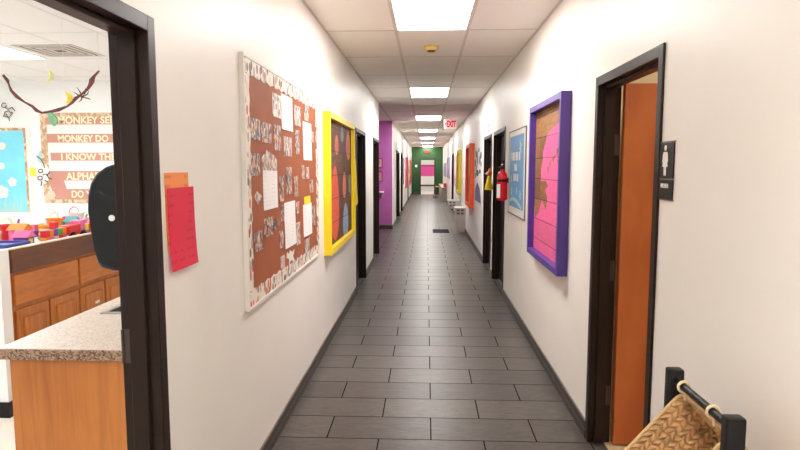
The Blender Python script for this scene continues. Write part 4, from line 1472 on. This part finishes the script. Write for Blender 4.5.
# vent in the classroom ceiling
vt = thing('ceiling_vent', (-3.66, 5.92, CEIL - .02), 'square louvred air vent in the classroom ceiling', 'air vent')
for k in range(4):
    h0, h1 = .30 - k * .068, .30 - k * .068 - .042
    mb = MB()
    z0 = CEIL - .0045
    for (xa, xb, ya, yb) in ((-h0, h0, -h0, -h1), (-h0, h0, h1, h0), (-h0, -h1, -h1, h1), (h1, h0, -h1, h1)):
        mb.box(-3.66 + xa, -3.66 + xb, 5.92 + ya, 5.92 + yb, z0, z0 + .002)
    mb.build('louvre', M['grey'], vt)
MB().box(-3.96, -3.36, 5.62, 6.22, CEIL - .002, CEIL - .0005).build('duct', M['black'], vt)  # flat black sheet paints the shade in the gaps between louvres

# branch and paper bananas hanging from the ceiling
BRY = 4.8
bp_ = [(3, 75), (5, 80), (8, 85.5), (13, 91), (19, 97), (24, 102), (30, 106), (36, 110.5), (44, 113), (52, 112), (58, 109.5), (65, 106), (72, 102.5), (78, 98.5), (83, 94.5), (86, 89), (88, 85), (92, 81), (96, 77), (100, 71)]
pts = [on(1, BRY, x, y) for x, y in bp_]
br = thing('hanging_branch', (pts[9].x, BRY, pts[9].z), 'curved bare branch hanging from the classroom ceiling', 'branch')
rad = [.011 + .004 * math.sin(i * 2.1) for i in range(len(pts))]
rad[0], rad[-1], rad[-3] = .01, .007, .022
for i, p in enumerate(pts):
    p.y += .03 * math.sin(i * 1.3)
MB().tube(pts, rad, 8).build('stem', M['branch'], br, smooth=True)
q = on(1, BRY, 82, 97)
mb = MB()
for dx, dz in ((-.07, .04), (-.04, .08), (.06, .05), (.07, -.02), (-.03, -.04), (.03, .07)):
    mb.tube([q, q + Vector((dx * .6, .02, dz * .5)), q + Vector((dx, .0, dz))], [.006, .005, .002], 6)
mb.build('twigs', M['branch'], br)
lf = [on(1, BRY - .04, x, y) for x, y in ((47, 113), (51, 112.5), (56, 118), (57, 123), (53, 126), (49, 121))]
MB().prism(lf, (0, .02, 0)).build('leaf', M['leaf'], br)
mb = MB()
for p in (pts[0], pts[-1]):
    mb.tube([p, (p.x, p.y, CEIL)], .0012, 5)
mb.build('cord', M['white'], br)


def banana(x, y0, y1, yw, m, label, bend):
    t_ = on(1, yw, x, y0)
    b_ = on(1, yw, x, y1)
    t = thing('hanging_paper_banana', (t_.x, yw, b_.z), label, 'paper decoration', 'paper bananas under the classroom ceiling')
    h = t_.z - b_.z
    ps_ = [Vector((t_.x + bend * math.sin(PI * i / 8), yw, t_.z - h * i / 8)) for i in range(9)]
    MB().tube(ps_, [.004, .009, .015, .019, .021, .019, .015, .009, .004], 10).build('fruit', m, t, smooth=True)
    MB().tube([ps_[0], (t_.x, yw, CEIL)], .001, 5).build('thread', M['white'], t)


banana(46, 69, 83, 5.4, M['banana_pale'], 'pale yellow paper banana hanging high, above the branch', .05)
banana(65, 92, 103.5, 4.6, M['banana'], 'bright yellow paper banana hanging just above the branch', .04)

# ------------------------------------------------------------------ basket stand by the right wall
RX = .72
pA, pB = on(0, RX, 675, 367), on(0, RX, 734, 421)
zt = (pA.z + pB.z) / 2
st = thing('basket_stand', (RX, (pA.y + pB.y) / 2, 0), 'black wooden stand by the wall holding the woven basket', 'stand')
for y in (pA.y, pB.y):
    MB().box(RX - .022, RX + .022, y - .018, y + .018, .03, zt + .004, .006).build('post', M['black_wood'], st, smooth=True)
    MB().box(RX - .17, RX + .18, y - .018, y + .018, 0, .035, .006).build('foot', M['black_wood'], st)
zr = zt - .028
MB().tube([(RX, pB.y, zr), (RX, pA.y, zr)], .0105, 14).build('rail', M['black_wood'], st, smooth=True)
MB().tube([(RX, pB.y, .45), (RX, pA.y, .45)], .0105, 14).build('rail', M['black_wood'], st, smooth=True)
MB().tube([(RX + .14, pB.y, .02), (RX + .14, pA.y, .02)], .0105, 14).build('rail', M['black_wood'], st, smooth=True)

bk = thing('woven_basket', (RX, (pA.y + pB.y) / 2, zr - .4), 'woven seagrass basket tilted open on the black stand by the orange door', 'basket')
fy1, fy0 = pA.y - .032, pB.y + .032          # far and near end of the rim
A = on(1, fy1, 683, 393)
B = on(1, fy1, 631, 447)
dvec = Vector((B.x - A.x, 0, B.z - A.z)).normalized()
nvec = Vector((-dvec.z, 0, dvec.x))                # into the basket, towards the wall
yv = Vector((0, 1, 0))
RL, BD = .33, .17                                  # rim length down the slope, basket depth
A0 = Vector((A.x, 0, A.z))


def bpt(u, v, w):
    """u down the slope, v along the rail (world y), w depth; walls taper a little"""
    k = 1 - .12 * w / BD
    uc, vc = RL / 2, (fy0 + fy1) / 2
    p = A0 + dvec * (uc + (u - uc) * k) + nvec * w
    return Vector((p.x, vc + (v - vc) * k, p.z))


def braid(mb, fn, nu, nv, su, sv, nrm):
    """rows of plump strands slanting one way then the other"""
    for i in range(nu):
        for j in range(nv):
            p = fn((i + .5) / nu, (j + .5) / nv)
            e1 = (fn(min(1, (i + .5) / nu + .02), (j + .5) / nv) - p).normalized()
            e2 = (fn((i + .5) / nu, min(1, (j + .5) / nv + .02)) - p).normalized()
            e3 = e1.cross(e2).normalized()
            s = .62 if i % 2 else -.62
            d1 = (e1 * math.sin(s) + e2 * math.cos(s))
            d2 = (e1 * math.cos(s) - e2 * math.sin(s))
            m = Matrix((d1, d2, e3)).transposed().to_4x4()
            mb.blob(p, (sv * .74, su * .40, .0095), m, 8, 6)


mb = MB()
cell = .0185
ny = int((fy1 - fy0) / cell / 1.25)
nw = int(BD / cell)
nl = int(RL / cell / 1.25)
if nw % 2:
    nw += 1
braid(mb, lambda a_, b_: bpt(b_ * RL, fy1, a_ * BD), nw, nl, cell, RL / nl, None)
braid(mb, lambda a_, b_: bpt(b_ * RL, fy0, a_ * BD), nw, nl, cell, RL / nl, None)
braid(mb, lambda a_, b_: bpt(0, fy0 + b_ * (fy1 - fy0), a_ * BD), nw, ny, cell, (fy1 - fy0) / ny, None)
braid(mb, lambda a_, b_: bpt(RL, fy0 + b_ * (fy1 - fy0), a_ * BD), nw, ny, cell, (fy1 - fy0) / ny, None)
mb.build('woven_side', M['seagrass'], bk, smooth=True)
mb = MB()
braid(mb, lambda a_, b_: bpt(a_ * RL, fy0 + b_ * (fy1 - fy0), BD), int(RL / cell), ny, cell, (fy1 - fy0) / ny, None)
mb.build('woven_bottom', M['seagrass'], bk, smooth=True)
# thin inner lining so that no light leaks between strands
mb = MB()
o_ = .002
cs = [bpt(0, fy0, 0), bpt(RL, fy0, 0), bpt(RL, fy1, 0), bpt(0, fy1, 0)]
cd = [bpt(0, fy0, BD), bpt(RL, fy0, BD), bpt(RL, fy1, BD), bpt(0, fy1, BD)]
va = [mb.bm.verts.new(p) for p in cs]
vb = [mb.bm.verts.new(p) for p in cd]
for i in range(4):
    mb.bm.faces.new((va[i], va[(i + 1) % 4], vb[(i + 1) % 4], vb[i]))
mb.bm.faces.new(vb)
mb.build('core', M['seagrass'], bk)
rc = .03
rim = []
for (u, v, a0) in ((rc, fy1 - rc, PI), (RL - rc, fy1 - rc, PI / 2), (RL - rc, fy0 + rc, 0), (rc, fy0 + rc, -PI / 2)):
    for k in range(5):
        an = a0 - k * PI / 8
        rim.append(bpt(u + rc * math.cos(an), v + rc * math.sin(an), -.004))
rim.append(rim[0])
rim.append(rim[1])
MB().tube(rim, .005, 8).build('rim_cord', M['rim'], bk, smooth=True)
for px in (684, 713):
    yy = on(0, RX, px, 388 if px < 700 else 413).y
    c = Vector((RX, yy, zr))
    mb = MB()
    ring = [c + Vector((.0155 * math.cos(k * PI / 8), .001 * k / 8, .0155 * math.sin(k * PI / 8))) for k in range(17)]
    mb.tube(ring, .004, 6)
    mb.tube([c + Vector((-.0, 0, -.0155)), bpt(.01, yy, 0)], .004, 6)
    mb.build('loop', M['rope'], bk, smooth=True)

# ------------------------------------------------------------------ camera, world, view
cam = bpy.data.cameras.new('camera')
cam.sensor_width = 36
cam.lens = F / 800 * 36
cam.clip_start = .02
cam.clip_end = 200
co = bpy.data.objects.new('camera', cam)
COL.objects.link(co)
co.location = (0, 0, EYE)
co.rotation_euler = (PI / 2 - PITCH, 0, YAW)
S.camera = co

w = bpy.data.worlds.new('world')
S.world = w
w.use_nodes = True
w.node_tree.nodes['Background'].inputs['Color'].default_value = (.9, .95, 1, 1)
w.node_tree.nodes['Background'].inputs['Strength'].default_value = .3

vs = S.view_settings
S.display_settings.display_device = 'sRGB'
vs.view_transform = 'Standard'
vs.look = 'None'
vs.exposure = 0.0
vs.gamma = 1.0
vs.use_curve_mapping = False
S.cycles.use_denoising = True
S.cycles.max_bounces = 12
S.cycles.diffuse_bounces = 8
S.cycles.sample_clamp_indirect = 10
